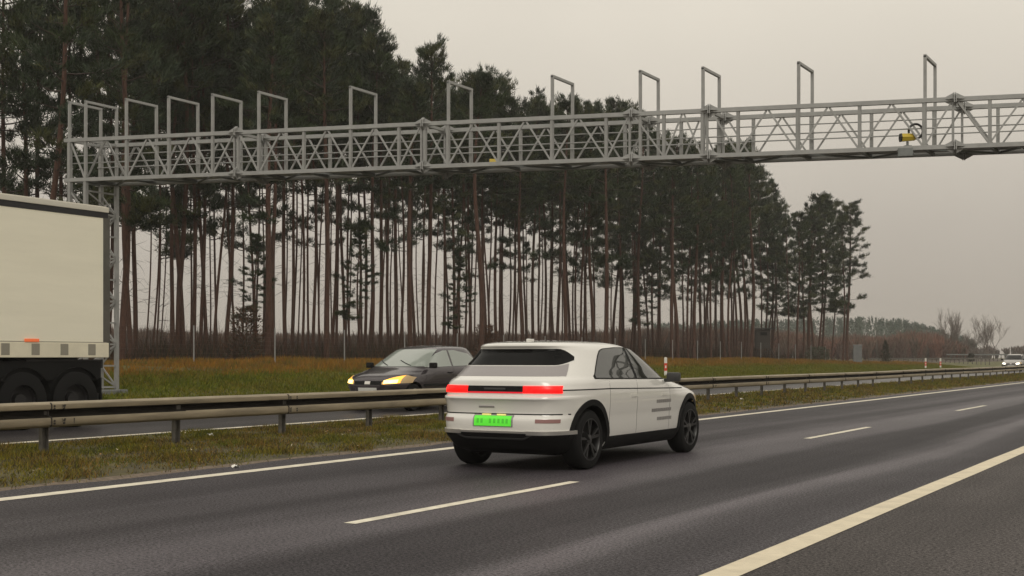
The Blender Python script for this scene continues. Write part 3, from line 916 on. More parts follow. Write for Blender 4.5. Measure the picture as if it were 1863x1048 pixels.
white_car()

def hatchback(name, label, front_v, uc, paint, head, core, glass, sc=1.0):
    root = empty(name, (uc, front_v + 2.08, OPP_Z), math.pi)
    tag(root, label, 'car', 'oncoming cars')
    root.scale = (1.0, 1.0, 1.035)
    K = [(0.20, 1.95, -1.95, .74, 4.2, 5, 0), (0.28, 2.03, -2.04, .80, 4.2, 5, 0), (0.45, 2.07, -2.07, .835, 4.2, 5, 0), (0.58, 2.08, -2.08, .848, 5.0, 5, 0),
         (0.68, 2.05, -2.06, .85, 4.8, 5, 0), (0.76, 1.97, -2.05, .85, 4.4, 5, 0), (0.82, 1.86, -2.05, .85, 3.9, 5, 0), (0.88, 1.65, -2.04, .847, 3.2, 5, 0), (0.93, 1.44, -2.02, .838, 3.2, 5, -.05),
         (0.97, 1.25, -2.01, .825, 3.4, 5, -.1), (1.00, 1.15, -1.98, .81, 3.5, 4.6, -.1), (1.10, .93, -1.90, .765, 3.6, 4.4, -.2), (1.22, .66, -1.79, .715, 3.5, 4.3, -.3), (1.34, .38, -1.68, .665, 3.4, 4.2, -.35),
         (1.41, .18, -1.62, .63, 3.2, 4, -.4), (1.45, 0.0, -1.58, .59, 3.0, 3.6, -.45), (1.475, -.18, -1.45, .52, 2.8, 3.2, -.5), (1.49, -.35, -1.25, .40, 2.5, 2.6, -.6), (1.497, -.5, -1.05, .22, 2.2, 2.2, -.7)]
    s = Shell(K)
    s.body('body', paint, root, [(-1.28, .31, .36), (1.34, .31, .36)], 160)
    ws = s.end_panel('front', -.90, .90, 1.005, 1.40, .006).build('windscreen', glass, root, smooth=True)
    wp = MB()
    for x0 in (-.5, .12):
        a = [Vector((x0 + .42*t, s.front(x0+.42*t, 1.03+.12*t) + .03, 1.03+.12*t)) for t in np.linspace(0, 1, 6)]
        wp.tube(a, .009, 6)
    wp.build('wiper', 'plastic_black', root)
    s.end_panel('rear', -.86, .86, 1.02, 1.38, .006).build('rear_window', glass, root, smooth=True)
    def zt(y): return interp(y, [-1.55, -1.25, -.6, -.1, .2, .5, .78], [1.12, 1.30, 1.385, 1.375, 1.30, 1.17, 1.04])
    def zb(y): return interp(y, [-1.55, .78], [1.03, .985])
    for sx in (1, -1):
        s.side_panel(sx, -1.5, -.34, zb, zt, .008, 30).build('side_window', glass, root, smooth=True)
        s.side_panel(sx, -.26, .80, zb, zt, .008, 30).build('side_window', glass, root, smooth=True)
        for y0 in (-.30, .88): s.side_panel(sx, y0, y0+.008, .3, .98, .002, 1, 12).build('door_seam', 'plastic_black', root)
        s.side_panel(sx, -.22, -.04, .84, .87, .018).build('door_handle', 'plastic_black', root, smooth=True)
        s.side_panel(sx, -.95, 1.0, .56, .61, .010, 30, 2).build('side_moulding', 'plastic_black', root, smooth=True)
        MB().box((sx*.93, .72, 1.03), (.19, .10, .13), -sx*.15, .03).build('side_mirror', 'plastic_black', root, smooth=True)
        # swept headlights wrapping onto the wings
        a, b = (sx*.46, sx*.965)
        hb = lambda f: .61 + .03*(abs(f)-.5)/.45
        ht = lambda f: .66 + .16*max(0, min(1, (abs(f)-.48)/.40))**.7 - .05*max(0, (abs(f)-.86)/.1)
        h = s.end_panel('front', a, b, hb, ht, .008).build('headlight', 'head_lens', root, smooth=True)
        s.end_panel('front', sx*.50, sx*.86, lambda f: hb(f)+.004, lambda f: ht(f)-.01, .012).build('lamp_reflector', head, h, smooth=True)
        s.end_panel('front', sx*.52, sx*.82, lambda f: hb(f)+.010, lambda f: hb(f)+.082, .018).build('headlight_bulb', core, h, smooth=True)
        s.end_panel('rear', sx*.72, sx*.96, .78, 1.02, .008).build('tail_light', 'reflector', root, smooth=True)
    s.end_panel('front', -.47, .47, .60, .685, .006).build('grille', 'plastic_black', root, smooth=True)
    s.end_panel('front', -.09, .09, .61, .675, .014).build('emblem', 'chrome', root, smooth=True)
    s.end_panel('front', -.62, .62, .24, .40, .006).build('lower_intake', 'plastic_black', root, smooth=True)
    s.end_panel('front', -.26, .26, .43, .535, .012, absx=True).build('number_plate', 'plate_white', root, smooth=True)
    for x in (-.73, .73):
        for y in (-1.28, 1.34): wheel(root, x, y, .31, .20, .205, 5, 'rim_bright', x < 0)
    MB().box((0, 0, .22), (1.2, 3.5, .08), 0, .02).build('underbody', 'plastic_black', root)
    return root
hatchback('dark_car', 'dark grey hatchback with lit amber headlights oncoming behind the median guardrail', 23.66, -17.6, 'car_dark', 'head_amber', 'head_core', 'glass_pale')
px_ = P(1829, 650, 113)
hatchback('silver_car', 'small distant silver car with white headlights far down the oncoming carriageway', px_.y, -18.1, 'car_silver', 'head_lens', 'head_white', 'glass_dark')

# ------------------------------------------------------------------ truck trailer
def trailer():
    u1, rv, L, Wd = -18.2, 16.5, 13.6, 2.55
    root = empty('truck_trailer', (u1 - Wd/2, rv - L/2, OPP_Z))
    tag(root, 'cream curtain sided truck trailer over black wheels beyond the guardrail', 'trailer')
    hx, hy = Wd/2, L/2
    zb, zt = 1.24, 4.03
    MB().box((0, 0, (zb+.30+zt-.205)/2), (Wd-.03, L-.10, zt-.205-zb-.30)).build('curtain', 'tarpaulin', root)
    for sx in (1, -1):
        MB().box((sx*(hx-.02), 0, zt-.05), (.06, L, .10), 0, .012).build('roof_rail', 'trailer_rim', root)
        MB().box((sx*(hx-.03), 0, zt-.15), (.05, L-.02, .10)).build('curtain_track', 'trailer_dark', root)
        MB().box((sx*(hx-.02), 0, zb+.15), (.05, L, .27), 0, .01).build('side_rail', 'trailer_rail', root)
        MB().box((sx*(hx-.015), 0, zb+.292), (.03, L-.1, .016)).build('rail_seam', 'trailer_plate', root)
        for k in range(10):
            y = hy - .40 - .62*k
            MB().box((sx*(hx+.004), y, zb+.16), (.012, .17, .20), 0, .004).build('strap_buckle', 'trailer_plate', root)
        for y in (hy-1.72, hy-5.0, hy-9):
            MB().box((sx*(hx+.008), y, zb+.315), (.02, .30, .055), 0, .006).build('side_marker', 'marker_orange', root)
    MB().box((0, 0, zt-.01), (Wd-.08, L-.04, .05)).build('roof', 'trailer_rim', root)
    MB().box((0, hy-.03, (zb+zt)/2), (Wd-.06, .05, zt-zb-.1)).build('rear_door', 'trailer_rail', root)
    for sx in (1, -1): MB().box((sx*(hx-.05), hy-.04, (zb+zt)/2-.06), (.085, .16, zt-zb-.16), 0, .008).build('corner_post', 'corner_grey', root)
    MB().box((0, -hy+.05, (zb+zt)/2), (Wd-.08, .06, zt-zb-.1)).build('front_bulkhead', 'trailer_rail', root)
    MB().box((0, 0, zb-.06), (1.1, L-.2, .24)).box((0, hy-.9, zb-.10), (Wd-.2, 1.7, .16)).build('chassis', 'trailer_dark', root)
    MB().box((0, hy-.14, .52), (Wd-.15, .12, .16), 0, .015).bar((-.7, hy-.14, .5), (-.7, hy-.3, zb-.1), .08).bar((.7, hy-.14, .5), (.7, hy-.3, zb-.1), .08).build('underrun_bar', 'trailer_dark', root)
    for y in (hy-.72, hy-1.86):
        for sx in (1, -1):
            w = MB().lathe([(-.19, .28), (-.19, .46), (-.16, .50), (.16, .50), (.19, .46), (.19, .28)], 36, 'x').build('wheel', 'tyre', root, smooth=True)
            w.location = (sx*(hx-.21), y, .50)
            MB().lathe([(sx*.10, .001), (sx*.10, .12), (sx*.04, .14), (sx*.06, .27), (sx*.15, .283), (sx*.0, .283), (sx*.0, .001)], 24, 'x').build('rim', 'trailer_dark', w)
            def guard(a, b, y=y, sx=sx):
                t = math.pi*(-.02 + 1.04*a)
                return Vector((sx*(hx-.40 + .38*b), y + .58*math.cos(t), .52 + .56*math.sin(t)))
            mg = MB().grid(guard, 16, 2); mg.build('mudguard', 'plastic_black', root, smooth=True)
    MB().box((0, -hy+5.2, .72), (Wd-.2, 2.6, .62), 0, .03).build('pallet_box', 'trailer_dark', root)
    for sx in (1, -1):
        MB().bar((sx*(hx-.06), -hy+3.0, .62), (sx*(hx-.06), hy-2.9, .62), .04, .12).bar((sx*(hx-.06), -hy+3.0, .92), (sx*(hx-.06), hy-2.9, .92), .04, .12).build('side_guard', 'galvanised_dark', root)
        MB().bar((sx*.6, -hy+2.6, 0.0), (sx*.6, -hy+2.6, 1.1), .10).box((sx*.6, -hy+2.6, .02), (.25, .25, .04)).build('landing_leg', 'trailer_dark', root)
    for y in (hy-.16, hy-2.46):
        for sx in (1, -1): MB().box((sx*(hx-.22), y, .52), (.40, .02, .72)).build('mud_flap', 'plastic_black', root)
    for sx in (1, -1): MB().box((sx*(hx-.10), hy-1.29, 1.02), (.04, 2.36, .34), 0, .01).build('wing_valance', 'plastic_black', root)
    return root
trailer()

# ------------------------------------------------------------------ vegetation
def rotmat_from_z(d):
    d = d/np.linalg.norm(d, axis=-1, keepdims=True)
    up = np.where(np.abs(d[..., 2:3]) < .9, np.array([0, 0, 1.0]), np.array([1.0, 0, 0]))
    x = np.cross(up, d); x /= np.linalg.norm(x, axis=-1, keepdims=True)
    return x, np.cross(d, x)
def blades(pos, dirs, length, width, tints, tipk=1.0):
    """one narrow triangle per blade"""
    n = len(pos)
    x, _ = rotmat_from_z(dirs)
    ang = RNG.uniform(0, 2*math.pi, n)[:, None]
    dn = dirs/np.linalg.norm(dirs, axis=1, keepdims=True)
    y = np.cross(dn, x)
    sd = x*np.cos(ang) + y*np.sin(ang)
    w = np.asarray(width).reshape(-1, 1) * np.ones((n, 1)); l = np.asarray(length).reshape(-1, 1) * np.ones((n, 1))
    V = np.empty((n, 3, 3))
    V[:, 0] = pos - sd*w/2; V[:, 1] = pos + sd*w/2; V[:, 2] = pos + dn*l
    Fc = np.arange(n*3).reshape(n, 3)
    T = np.repeat(tints, 3, axis=0)
    return V.reshape(-1, 3), Fc, T

def strands(pts_list, radii_list):
    """three-sided tapered twigs, python lists -> verts, quads"""
    V = []; Fc = []
    for pts, r in zip(pts_list, radii_list):
        o = len(V)
        k = len(pts)
        for i, p in enumerate(pts):
            a = pts[max(0, i-1)]; b = pts[min(k-1, i+1)]
            d = np.array(b)-np.array(a); d = d/(np.linalg.norm(d)+1e-9)
            up = np.array([0, 0, 1.0]) if abs(d[2]) < .9 else np.array([1.0, 0, 0])
            x = np.cross(d, up); x /= np.linalg.norm(x); y = np.cross(x, d)
            for t in (0, 2.094, 4.189):
                V.append(np.array(p) + (x*math.cos(t)+y*math.sin(t))*r[i])
        for i in range(k-1):
            for j in range(3):
                Fc.append((o+i*3+j, o+i*3+(j+1) % 3, o+(i+1)*3+(j+1) % 3, o+(i+1)*3+j))
    return V, Fc

NEEDLE_COLS = np.array([[.026, .040, .017], [.038, .055, .020], [.022, .033, .017], [.055, .062, .020], [.030, .046, .024]])
PINE_H = 17.0
def pine_variant(seed, base_frac, spread, nbr, dens=1.0, topshape=0.6, lowpatch=6):
    r = random.Random(seed); g = np.random.default_rng(seed)
    ax, ay, ph = r.uniform(.05, .20), r.uniform(.05, .20), r.uniform(0, 6)
    def axis(z):
        t = z/PINE_H
        return np.array([ax*math.sin(2.2*math.pi*t+ph) + .5*ax*math.sin(5*t+ph*2), ay*math.cos(1.8*math.pi*t+ph) - ay*math.cos(ph), z]) - np.array([ax*math.sin(ph) + .5*ax*math.sin(ph*2), 0, 0])
    # trunk, diameter 1 at the foot, scaled per tree
    n = 10; ring = 26
    V = []; Fc = []
    zs = np.linspace(-.3, PINE_H*.97, ring)
    for i, z in enumerate(zs):
        t = max(0, z)/PINE_H
        rad = .5*(1.05 - .80*t**1.5) * (1 + .25*math.exp(-max(z, 0)/.3))
        c = axis(z)
        for k in range(n):
            a = 2*math.pi*k/n
            rr = rad*(1 + .06*math.sin(3*a + z*1.3))
            V.append((c[0]*1.0, c[1]*1.0, z, rr*math.cos(a), rr*math.sin(a)))
    trunk = (V, n, ring)
    zb = PINE_H*base_frac
    brs = []; rads = []
    pos = []; dirs = []
    def branch(z, az, L, el0, foliage, dead=False):
        c = axis(z)
        d = np.array([math.cos(az)*math.cos(el0), math.sin(az)*math.cos(el0), math.sin(el0)])
        pts = [c]; p = c.copy(); nseg = 5
        bend = r.uniform(.02, .14) if not dead else r.uniform(-.22, .22)
        for i in range(nseg):
            d = d + np.array([r.uniform(-.13, .13), r.uniform(-.13, .13), bend + r.uniform(-.06, .06)])
            d /= np.linalg.norm(d)
            p = p + d*L/nseg; pts.append(p.copy())
        r0 = (.018 + .012*L) if not dead else .012
        brs.append(pts); rads.append([r0*(1-.8*i/nseg) for i in range(nseg+1)])
        if not foliage: return
        nsub = int(max(5, L*8.5*dens))
        for q in range(nsub):
            s_ = r.uniform(.42, 1.02)
            i = min(nseg-1, int(s_*nseg)); f = min(1.0, s_*nseg-i)
            bp = pts[i]*(1-f) + pts[i+1]*f
            ln = r.uniform(.3, 1.05)*(1.15-.45*s_)*(.6+.25*L)
            sa = az + r.choice((-1, 1))*r.uniform(.35, 1.3)
            sd = np.array([math.cos(sa), math.sin(sa), r.uniform(-.1, .8)]); sd /= np.linalg.norm(sd)
            ep = bp + sd*ln
            if q % 2 == 0:
                brs.append([bp, (bp+ep)/2 + np.array([0, 0, .03]), ep]); rads.append([.011, .008, .004])
            nt_ = 3
            for j in range(nt_):
                c0 = bp + (ep-bp)*(.35+.65*(j+1)/nt_)
                m = 12
                dd = g.normal(0, .5, (m, 3)) + sd*.7 + np.array([0, 0, .5 + .5*z/PINE_H])
                pp = np.repeat(c0[None], m, 0) + g.normal(0, .07, (m, 3))
                pos.append(pp); dirs.append(dd)
    golden = 2.4
    az = r.uniform(0, 6)
    for i in range(nbr):
        t = (i+.5)/nbr
        z = zb + (PINE_H*.985-zb)*t**.92
        az += golden + r.uniform(-.5, .5)
        shape = (.55 + .45*math.sin(min(1, t*2.2)*math.pi/2)) * (1-t**1.25)**(topshape+.15)
        L = max(.35, spread*shape*r.uniform(.62, 1.18))
        el = R(-8) + R(62)*t**1.3 + r.uniform(-.15, .15)
        branch(z, az, L, el, True)
    for k in range(10):                                   # leader tips
        branch(PINE_H*(.86+.013*k), r.uniform(0, 6), r.uniform(.5, 1.0), R(r.uniform(48, 72)), True)
    branch(PINE_H*.94, 0, 1.2, R(86), True)
    for k in range(lowpatch):                             # stray green boughs below the crown
        branch(r.uniform(zb*.62, zb), r.uniform(0, 6), r.uniform(.8, 1.7), R(-2), True)
    for k in range(26):                                   # dead snags on the bole
        branch(r.uniform(zb*.25, zb*1.05), r.uniform(0, 6), r.uniform(.25, .95), r.uniform(-.45, .65), False, True)
    pos = np.concatenate(pos); dirs = np.concatenate(dirs)
    n_ = len(pos)
    # tint by clump, light and dark
    cell = np.floor(pos/0.9).astype(int)
    hsh = (cell[:, 0]*73856093 ^ cell[:, 1]*19349663 ^ cell[:, 2]*83492791) % 5
    tint = NEEDLE_COLS[hsh]*g.uniform(.75, 1.3, (n_, 1))
    V, Fc, T = blades(pos, dirs, g.uniform(.16, .34, n_), g.uniform(.026, .05, n_), tint)
    bv, bf = strands(brs, rads)
    bv = np.array(bv); bf = np.array(bf)
    bt = np.concatenate([bf[:, [0, 1, 2]], bf[:, [0, 2, 3]]])
    crown = np_mesh('crown', np.concatenate([V, bv]), np.concatenate([Fc, bt + len(V)]), ['needles', 'twig'],
                    tint=np.concatenate([T, np.full((len(bv), 3), .04)]), fmat=np.concatenate([np.zeros(len(Fc)), np.ones(len(bt))]))
    return trunk, crown

VARS = [pine_variant(1, .54, 2.4, 28, .85), pine_variant(2, .56, 2.6, 26, .85), pine_variant(3, .52, 2.2, 28, .85), pine_variant(8, .45, 2.3, 32, .9, .8, 10),
        pine_variant(5, .64, 2.1, 28, .9, .6, 2), pine_variant(6, .68, 2.5, 26, .9, .45, 1), pine_variant(7, .61, 2.3, 28, .85, .6, 3), pine_variant(4, .65, 2.7, 26, .85, .5, 2)]

ORD = ['first', 'second', 'third', 'fourth', 'fifth', 'sixth', 'seventh', 'eighth', 'ninth', 'tenth', 'eleventh', 'twelfth', 'thirteenth', 'fourteenth', 'fifteenth', 'sixteenth',
       'seventeenth', 'eighteenth', 'nineteenth', 'twentieth', 'twenty-first', 'twenty-second', 'twenty-third', 'twenty-fourth', 'twenty-fifth', 'twenty-sixth', 'twenty-seventh']
REGIONS = [(-999, 210, 'above the cream trailer'), (210, 353, 'between lattice mast and first fence post'), (353, 501, 'between first and second fence posts'),
           (501, 626, 'between second and third fence posts'), (626, 735, 'above the dark hatchback bonnet'), (735, 868, 'above the dark hatchback roof'),
           (868, 960, 'above left half of white car rear window'), (960, 1050, 'above right half of white car rear window'), (1050, 1130, 'above the white car rear side window'), (1130, 1208, 'above the white car front side window'),
           (1208, 1300, 'just right of the single marker post'), (1300, 1376, 'just left of the raised wooden hide'), (1376, 1412, 'beside the raised wooden hide'), (1412, 2000, 'in the clump right of the hide')]
TOPX = [-200, 400, 425, 445, 470, 560, 640, 655, 672, 690, 715, 750, 775, 800, 830, 870, 900, 930, 960, 1000, 1025, 1045, 1085, 1115, 1150, 1180, 1230, 1290, 1340, 1385, 1412, 1440, 1470, 1500, 1550, 1578, 1595]
TOPY = [-330, -200, -60, 0, -40, -20, 0, 10, 45, 95, 100, 130, 60, 130, 155, 128, 118, 172, 182, 172, 150, 180, 148, 158, 185, 232, 240, 250, 255, 255, 310, 365, 372, 345, 333, 350, 470]
# (photo column at mid trunk, trunk width in photo pixels, lean in px over 300 px)
TR = [(-60, 16, 0), (-20, 12, 5), (12, 11, 0), (36, 11, 4), (52, 15, 26), (80, 10, 0), (104, 9, 0), (128, 9, -4), (150, 10, 0), (176, 12, 3), (196, 8, 0),
      (220, 15, 0), (239, 11, -3), (247, 10, 0), (276, 4.5, 6), (315, 9, 5), (322, 11, 0), (333, 11, -7), (351, 8.5, 0), (364, 8, 5), (376, 8, -2), (388, 6, 9), (408, 9, 8), (428, 5, -3), (462, 6, 0), (485, 14, 3), (498, 10, -2),
      (520, 9, -4), (530, 7, 7), (550, 6, 2), (562, 5, 0), (569, 7, -1), (583, 4, 0), (594, 12, 0), (603, 7, 2), (612, 6, 0), (628, 7, 2), (637, 5, 0),
      (650, 6, 4), (663, 7, 1), (675, 9, 6), (691, 9, 1), (707, 7, 0), (721, 9, 1), (729, 6, 0), (746, 11, 1), (755, 7, 0), (770, 5, 1), (778, 10, 2), (795, 4, -3), (806, 6, 4),
      (825, 7, -2), (832, 6, 1), (845, 5, 0), (856, 7, 1), (874, 12, -1), (885, 6, 0), (890, 4, 1), (904, 7, -1), (915, 7, 3), (931, 4, 4), (940, 5, 1), (951, 9, -2), (970, 7, 2), (981, 5, 0), (991, 6, -2), (1004, 6, 1), (1013, 7, 1),
      (1029, 9, 1), (1036, 6, 0), (1050, 5, 0), (1058, 5, 2), (1069, 5, 0), (1079, 8, 0), (1101, 10, 0), (1114, 6, 5), (1126, 5, 0), (1133, 6, 0), (1153, 6, 1), (1165, 8, 1), (1189, 5, -2), (1199, 6, 2),
      (1223, 8, 0), (1233, 8, -1), (1243, 4, 0), (1252, 5, 1), (1263, 8, 0), (1275, 6, 1), (1285, 6, 2), (1294, 5, 1), (1304, 6, 4), (1314, 7, 2), (1319, 7, 0), (1328, 5, 0), (1340, 5, 3), (1347, 6, 2), (1354, 5, 3), (1365, 8, 1), (1382, 3.5, 0), (1392, 4, 28), (1404, 4, 0), (1418, 3.5, 2), (1434, 4, -2),
      (1451, 5, 0), (1462, 5, 0), (1473, 7.5, 0), (1482, 5, 2), (1488, 5, 1), (1497, 5, 3), (1512, 3, 4), (1533, 4, 1), (1541, 6.5, 4)]
rr = random.Random(21)
fill = [(x + rr.uniform(-7, 7), rr.uniform(3.0, 5.0), rr.uniform(-4, 5)) for x in np.linspace(250, 1400, 78)]
ALL = [(x, w, l, False) for x, w, l in TR] + [(x, w, l, True) for x, w, l in fill]
def trunk_mesh(tr, lean_px):
    V, n, ring = tr
    key = id(tr)
    return V, n, ring
pines = []
for x, w, lean, isfill in ALL:
    dia = rr.uniform(.27, .36) if w > 5 else rr.uniform(.17, .24)
    Z = dia*F/w
    u = -kx(x)*Z
    lo, hi = (-46, -35.5) if not isfill else (-60, -42)
    if x > 1420: lo, hi = -44, -35.8
    u = max(lo, min(hi, u + rr.uniform(-1.5, 1.5)))
    if 1370 < x < 1412: u = -42
    px, py, Z = at_u(x, u)
    dia = .82*w*Z/F
    g = gz(px, py)
    ty = interp(x, TOPX, TOPY)
    h = (YH-ty)*Z/F + CH - g
    f = rr.uniform(.86, 1.0) if not isfill else rr.uniform(.75, .9)
    if w < 5: f *= .92
    h = min(h*f, 21 + rr.uniform(0, 2.5))
    if x == 1392: h *= .62
    pines.append([x, px, py, g, Z, dia, h, lean, w])
pines.sort(key=lambda t: t[0])
cnt = {}
TRUNKS = {}
for (x, px, py, g, Z, dia, h, lean, w) in pines:
    for a, b, txt in REGIONS:
        if a <= x < b: reg = txt; break
    k = cnt.get(reg, 0); cnt[reg] = k+1
    thick = 'slender' if dia < .2 else ('stout' if dia > .33 else 'mid-sized')
    if abs(lean) > 5: thick = 'leaning ' + thick
    vi = rr.randrange(4, 8) if x < 1040 or rr.random() < .25 else rr.choice((0, 1, 2))
    if x > 1396: vi = rr.choice((2, 3, 3, 0))
    if x < 270: vi = rr.choice((3, 3, 0, 2))
    if 270 <= x < 480 and rr.random() < .5: vi = rr.choice((0, 1, 3))
    tr, crm = VARS[vi]
    root = empty('pine_tree', (px, py, g - .05))
    tag(root, f'{thick} pine, {ORD[min(k, 26)]} from left of those {reg}', 'tree', 'pines of the roadside wood')
    sz = h/PINE_H
    lean_rad = math.atan(lean/300.0) + rr.uniform(-.008, .008)
    # lean acts in the plane facing the camera
    ax = Vector((ST*-1, CT, 0))
    az = rr.uniform(0, 6.28)
    root.rotation_mode = 'QUATERNION'
    from mathutils import Quaternion
    root.rotation_quaternion = Quaternion((-ST, CT, 0), lean_rad) @ Quaternion((0, 0, 1), az)
    cw = sz*rr.uniform(.92, 1.22)*(1.0 if dia > .2 else .8)*(1.18 if x > 1400 else 1.0)
    V, n, ring = tr
    Vw = [(c0*cw + a*dia, c1*cw + b*dia, z*sz) for (c0, c1, z, a, b) in V]
    Fc = [(i*n+k2, i*n+(k2+1) % n, (i+1)*n+(k2+1) % n, (i+1)*n+k2) for i in range(ring-1) for k2 in range(n)]
    t = link('trunk', np_mesh('trunk', Vw, Fc, 'bark', smooth=True), root)
    c = link('crown', crm, root); c.scale = (cw, cw, sz)

# undergrowth in the wood: a tangle of dead stems and twigs
def brushmass(name, label, pts, hmin, hmax, cols, wmin, wmax, cat, lean=.25):
    n = len(pts)
    h = RNG.uniform(hmin, hmax, n)*(.28 + .95*np.clip(.5 + .5*np.sin(pts[:, 1]*.9 + pts[:, 0]*.6)*np.sin(pts[:, 1]*.37 - pts[:, 0]*.45) + .3*np.sin(pts[:, 1]*2.3), 0, 1.2))
    d = np.stack([RNG.normal(0, lean, n), RNG.normal(0, lean, n), np.ones(n)], 1)
    tint = np.array(cols)[RNG.integers(0, len(cols), n)]*RNG.uniform(.6, 1.3, (n, 1))
    V, Fc, T = blades(pts, d, h, RNG.uniform(wmin, wmax, n), tint)
    o = link(name, np_mesh(name, V, Fc, 'brush', tint=T))
    tag(o, label, cat, kind='stuff')
    return o
n = 90000
uu = -36.2 - RNG.uniform(0, 1, n)**1.1*26
vv = RNG.uniform(18, 125, n)
dens = np.sin(uu*.7 + vv*.31)*np.sin(vv*.23 - uu*.2)
keep = RNG.uniform(0, 1, n) < .62 + .38*dens
uu, vv = uu[keep], vv[keep]
pts = np.stack([uu, vv, np.array([gz(a, b) for a, b in zip(uu, vv)])], 1)
brushmass('undergrowth', 'dark brown tangle of bare stems and twigs under the pines', pts, .3, 1.9,
          [(.045, .030, .023), (.065, .042, .030), (.034, .027, .021), (.09, .052, .03), (.035, .038, .022)], .012, .036, 'undergrowth', .32)

# grass
def grassmass(name, label, us, vs, hgt, wid, cols, kind='stuff', lean=.55, zoff=0.0):
    n = len(us)
    z = np.array([gz(a, b) for a, b in zip(us, vs)]) + zoff
    pts = np.stack([us, vs, z], 1)
    d = np.stack([RNG.normal(0, lean, n), RNG.normal(0, lean, n), np.ones(n)], 1)
    cols = np.array(cols)
    # patches of species and dead growth
    pn = np.sin(us*2.1 + vs*.7) + np.sin(vs*1.9 - us*.8 + 2) + .8*np.sin(us*5.3 + vs*3.7)
    idx = np.clip(((pn+2.8)/5.6*len(cols) + RNG.normal(0, .9, n)).astype(int), 0, len(cols)-1)
    tint = cols[idx]*RNG.uniform(.7, 1.3, (n, 1))
    V, Fc, T = blades(pts, d, hgt, wid, tint)
    o = link(name, np_mesh(name, V, Fc, 'grass', tint=T))
    tag(o, label, 'grass', kind='stuff')
n1, n2 = 210000, 110000
u1 = np.concatenate([RNG.uniform(-15.2, -11.25, n1), RNG.uniform(-15.2, -11.25, n2)])
v1 = np.concatenate([RNG.uniform(4, 30, n1), RNG.uniform(30, 112, n2)])
clump = np.sin(u1*3.3+v1*1.1)*np.sin(v1*2.3-u1*1.7)
edge = np.clip((-11.35 + .18*np.sin(v1*2.2) + .12*np.sin(v1*5.1) - u1)/.35, 0, 1)
keep = RNG.uniform(0, 1, len(u1)) < (.55+.45*clump)*edge + .06
u1, v1 = u1[keep], v1[keep]
hh = RNG.uniform(.02, .07, len(u1))*(1+.8*np.clip(np.sin(u1*3.3+v1*1.1)*np.sin(v1*2.3-u1*1.7), 0, 1))
far = v1 > 30
grassmass('median_grass', 'low mossy green and straw coloured grass along the median', u1, v1, hh*np.where(far, 1.3, 1), np.where(far, .028, .011)*RNG.uniform(.7, 1.3, len(u1)),
          [(.065, .072, .010), (.13, .125, .010), (.18, .14, .016), (.065, .052, .018), (.19, .115, .025), (.10, .105, .010)])
n = 190000
u2 = -25.6 - RNG.uniform(0, 1, n)*5.6; v2 = 18 + 132*RNG.uniform(0, 1, n)**1.25
grassmass('verge_grass', 'short bright green grass on the far verge slope', u2, v2, RNG.uniform(.06, .20, n), RNG.uniform(.025, .05, n),
          [(.085, .105, .007), (.13, .14, .008), (.11, .12, .008), (.165, .14, .012), (.10, .10, .009)])
n = 120000
u3 = -30.1 - RNG.uniform(0, 1, n)**.9*5.4; v3 = 18 + 132*RNG.uniform(0, 1, n)**1.25
grassmass('tall_dry_grass', 'taller rusty orange dry grass at the foot of the pine wood', u3, v3, RNG.uniform(.10, .40, n)*(.45+.55*np.abs(np.sin(v3*.5)*np.sin(v3*.17+1))), RNG.uniform(.02, .045, n),
          [(.22, .11, .015), (.27, .125, .015), (.18, .115, .015), (.19, .09, .018), (.12, .10, .016)], lean=.3)

# fallen leaves and bits of litter in the median grass
n = 420
ul = RNG.uniform(-15, -11.2, n); vl = 5 + 60*RNG.uniform(0, 1, n)**1.6
V = []; Fc = []; T = []
for a, b in zip(ul, vl):
    z = gz(a, b) + RNG.uniform(.03, .07); s_ = RNG.uniform(.012, .028); t = RNG.uniform(0, 6.28); tl = RNG.uniform(-.012, .012)
    o = len(V)
    for k in range(4):
        V.append((a + s_*math.cos(t+k*1.571)*(1 if k % 2 else .6), b + s_*math.sin(t+k*1.571)*(1 if k % 2 else .6), z + tl*(k-1.5)))
    Fc.append((o, o+1, o+2, o+3))
    c = ((.28, .16, .06), (.20, .10, .04), (.42, .36, .24))[RNG.integers(0, 3)]
    T += [c]*4
lf = link('leaf_litter', np_mesh('leaf_litter', V, Fc, 'grass', tint=np.array(T)))
tag(lf, 'scattered pale and brown fallen leaves lying in the median grass', 'leaf litter', kind='stuff')
for (x, y, lab) in ((383, 803, 'crumpled white paper scrap in the median grass between two guardrail posts'), (429, 842, 'flattened pale scrap at the asphalt edge of the median'), (1349, 731, 'white scrap under the guardrail right of the white car')):
    Zp = (CH-.06)*F/(y-YH); p = P(x, y, Zp)
    q = MB().grid(lambda a, b: Vector(((a-.5)*.09, (b-.5)*.08, .02+.025*math.sin(a*5+b*3)*math.cos(b*4))), 4, 4).build('paper_scrap', 'marker_white')
    q.location = (p.x, p.y, gz(p.x, p.y) + .03); q.rotation_euler = (0, 0, x)
    tag(q, lab, 'litter', 'litter on the median')

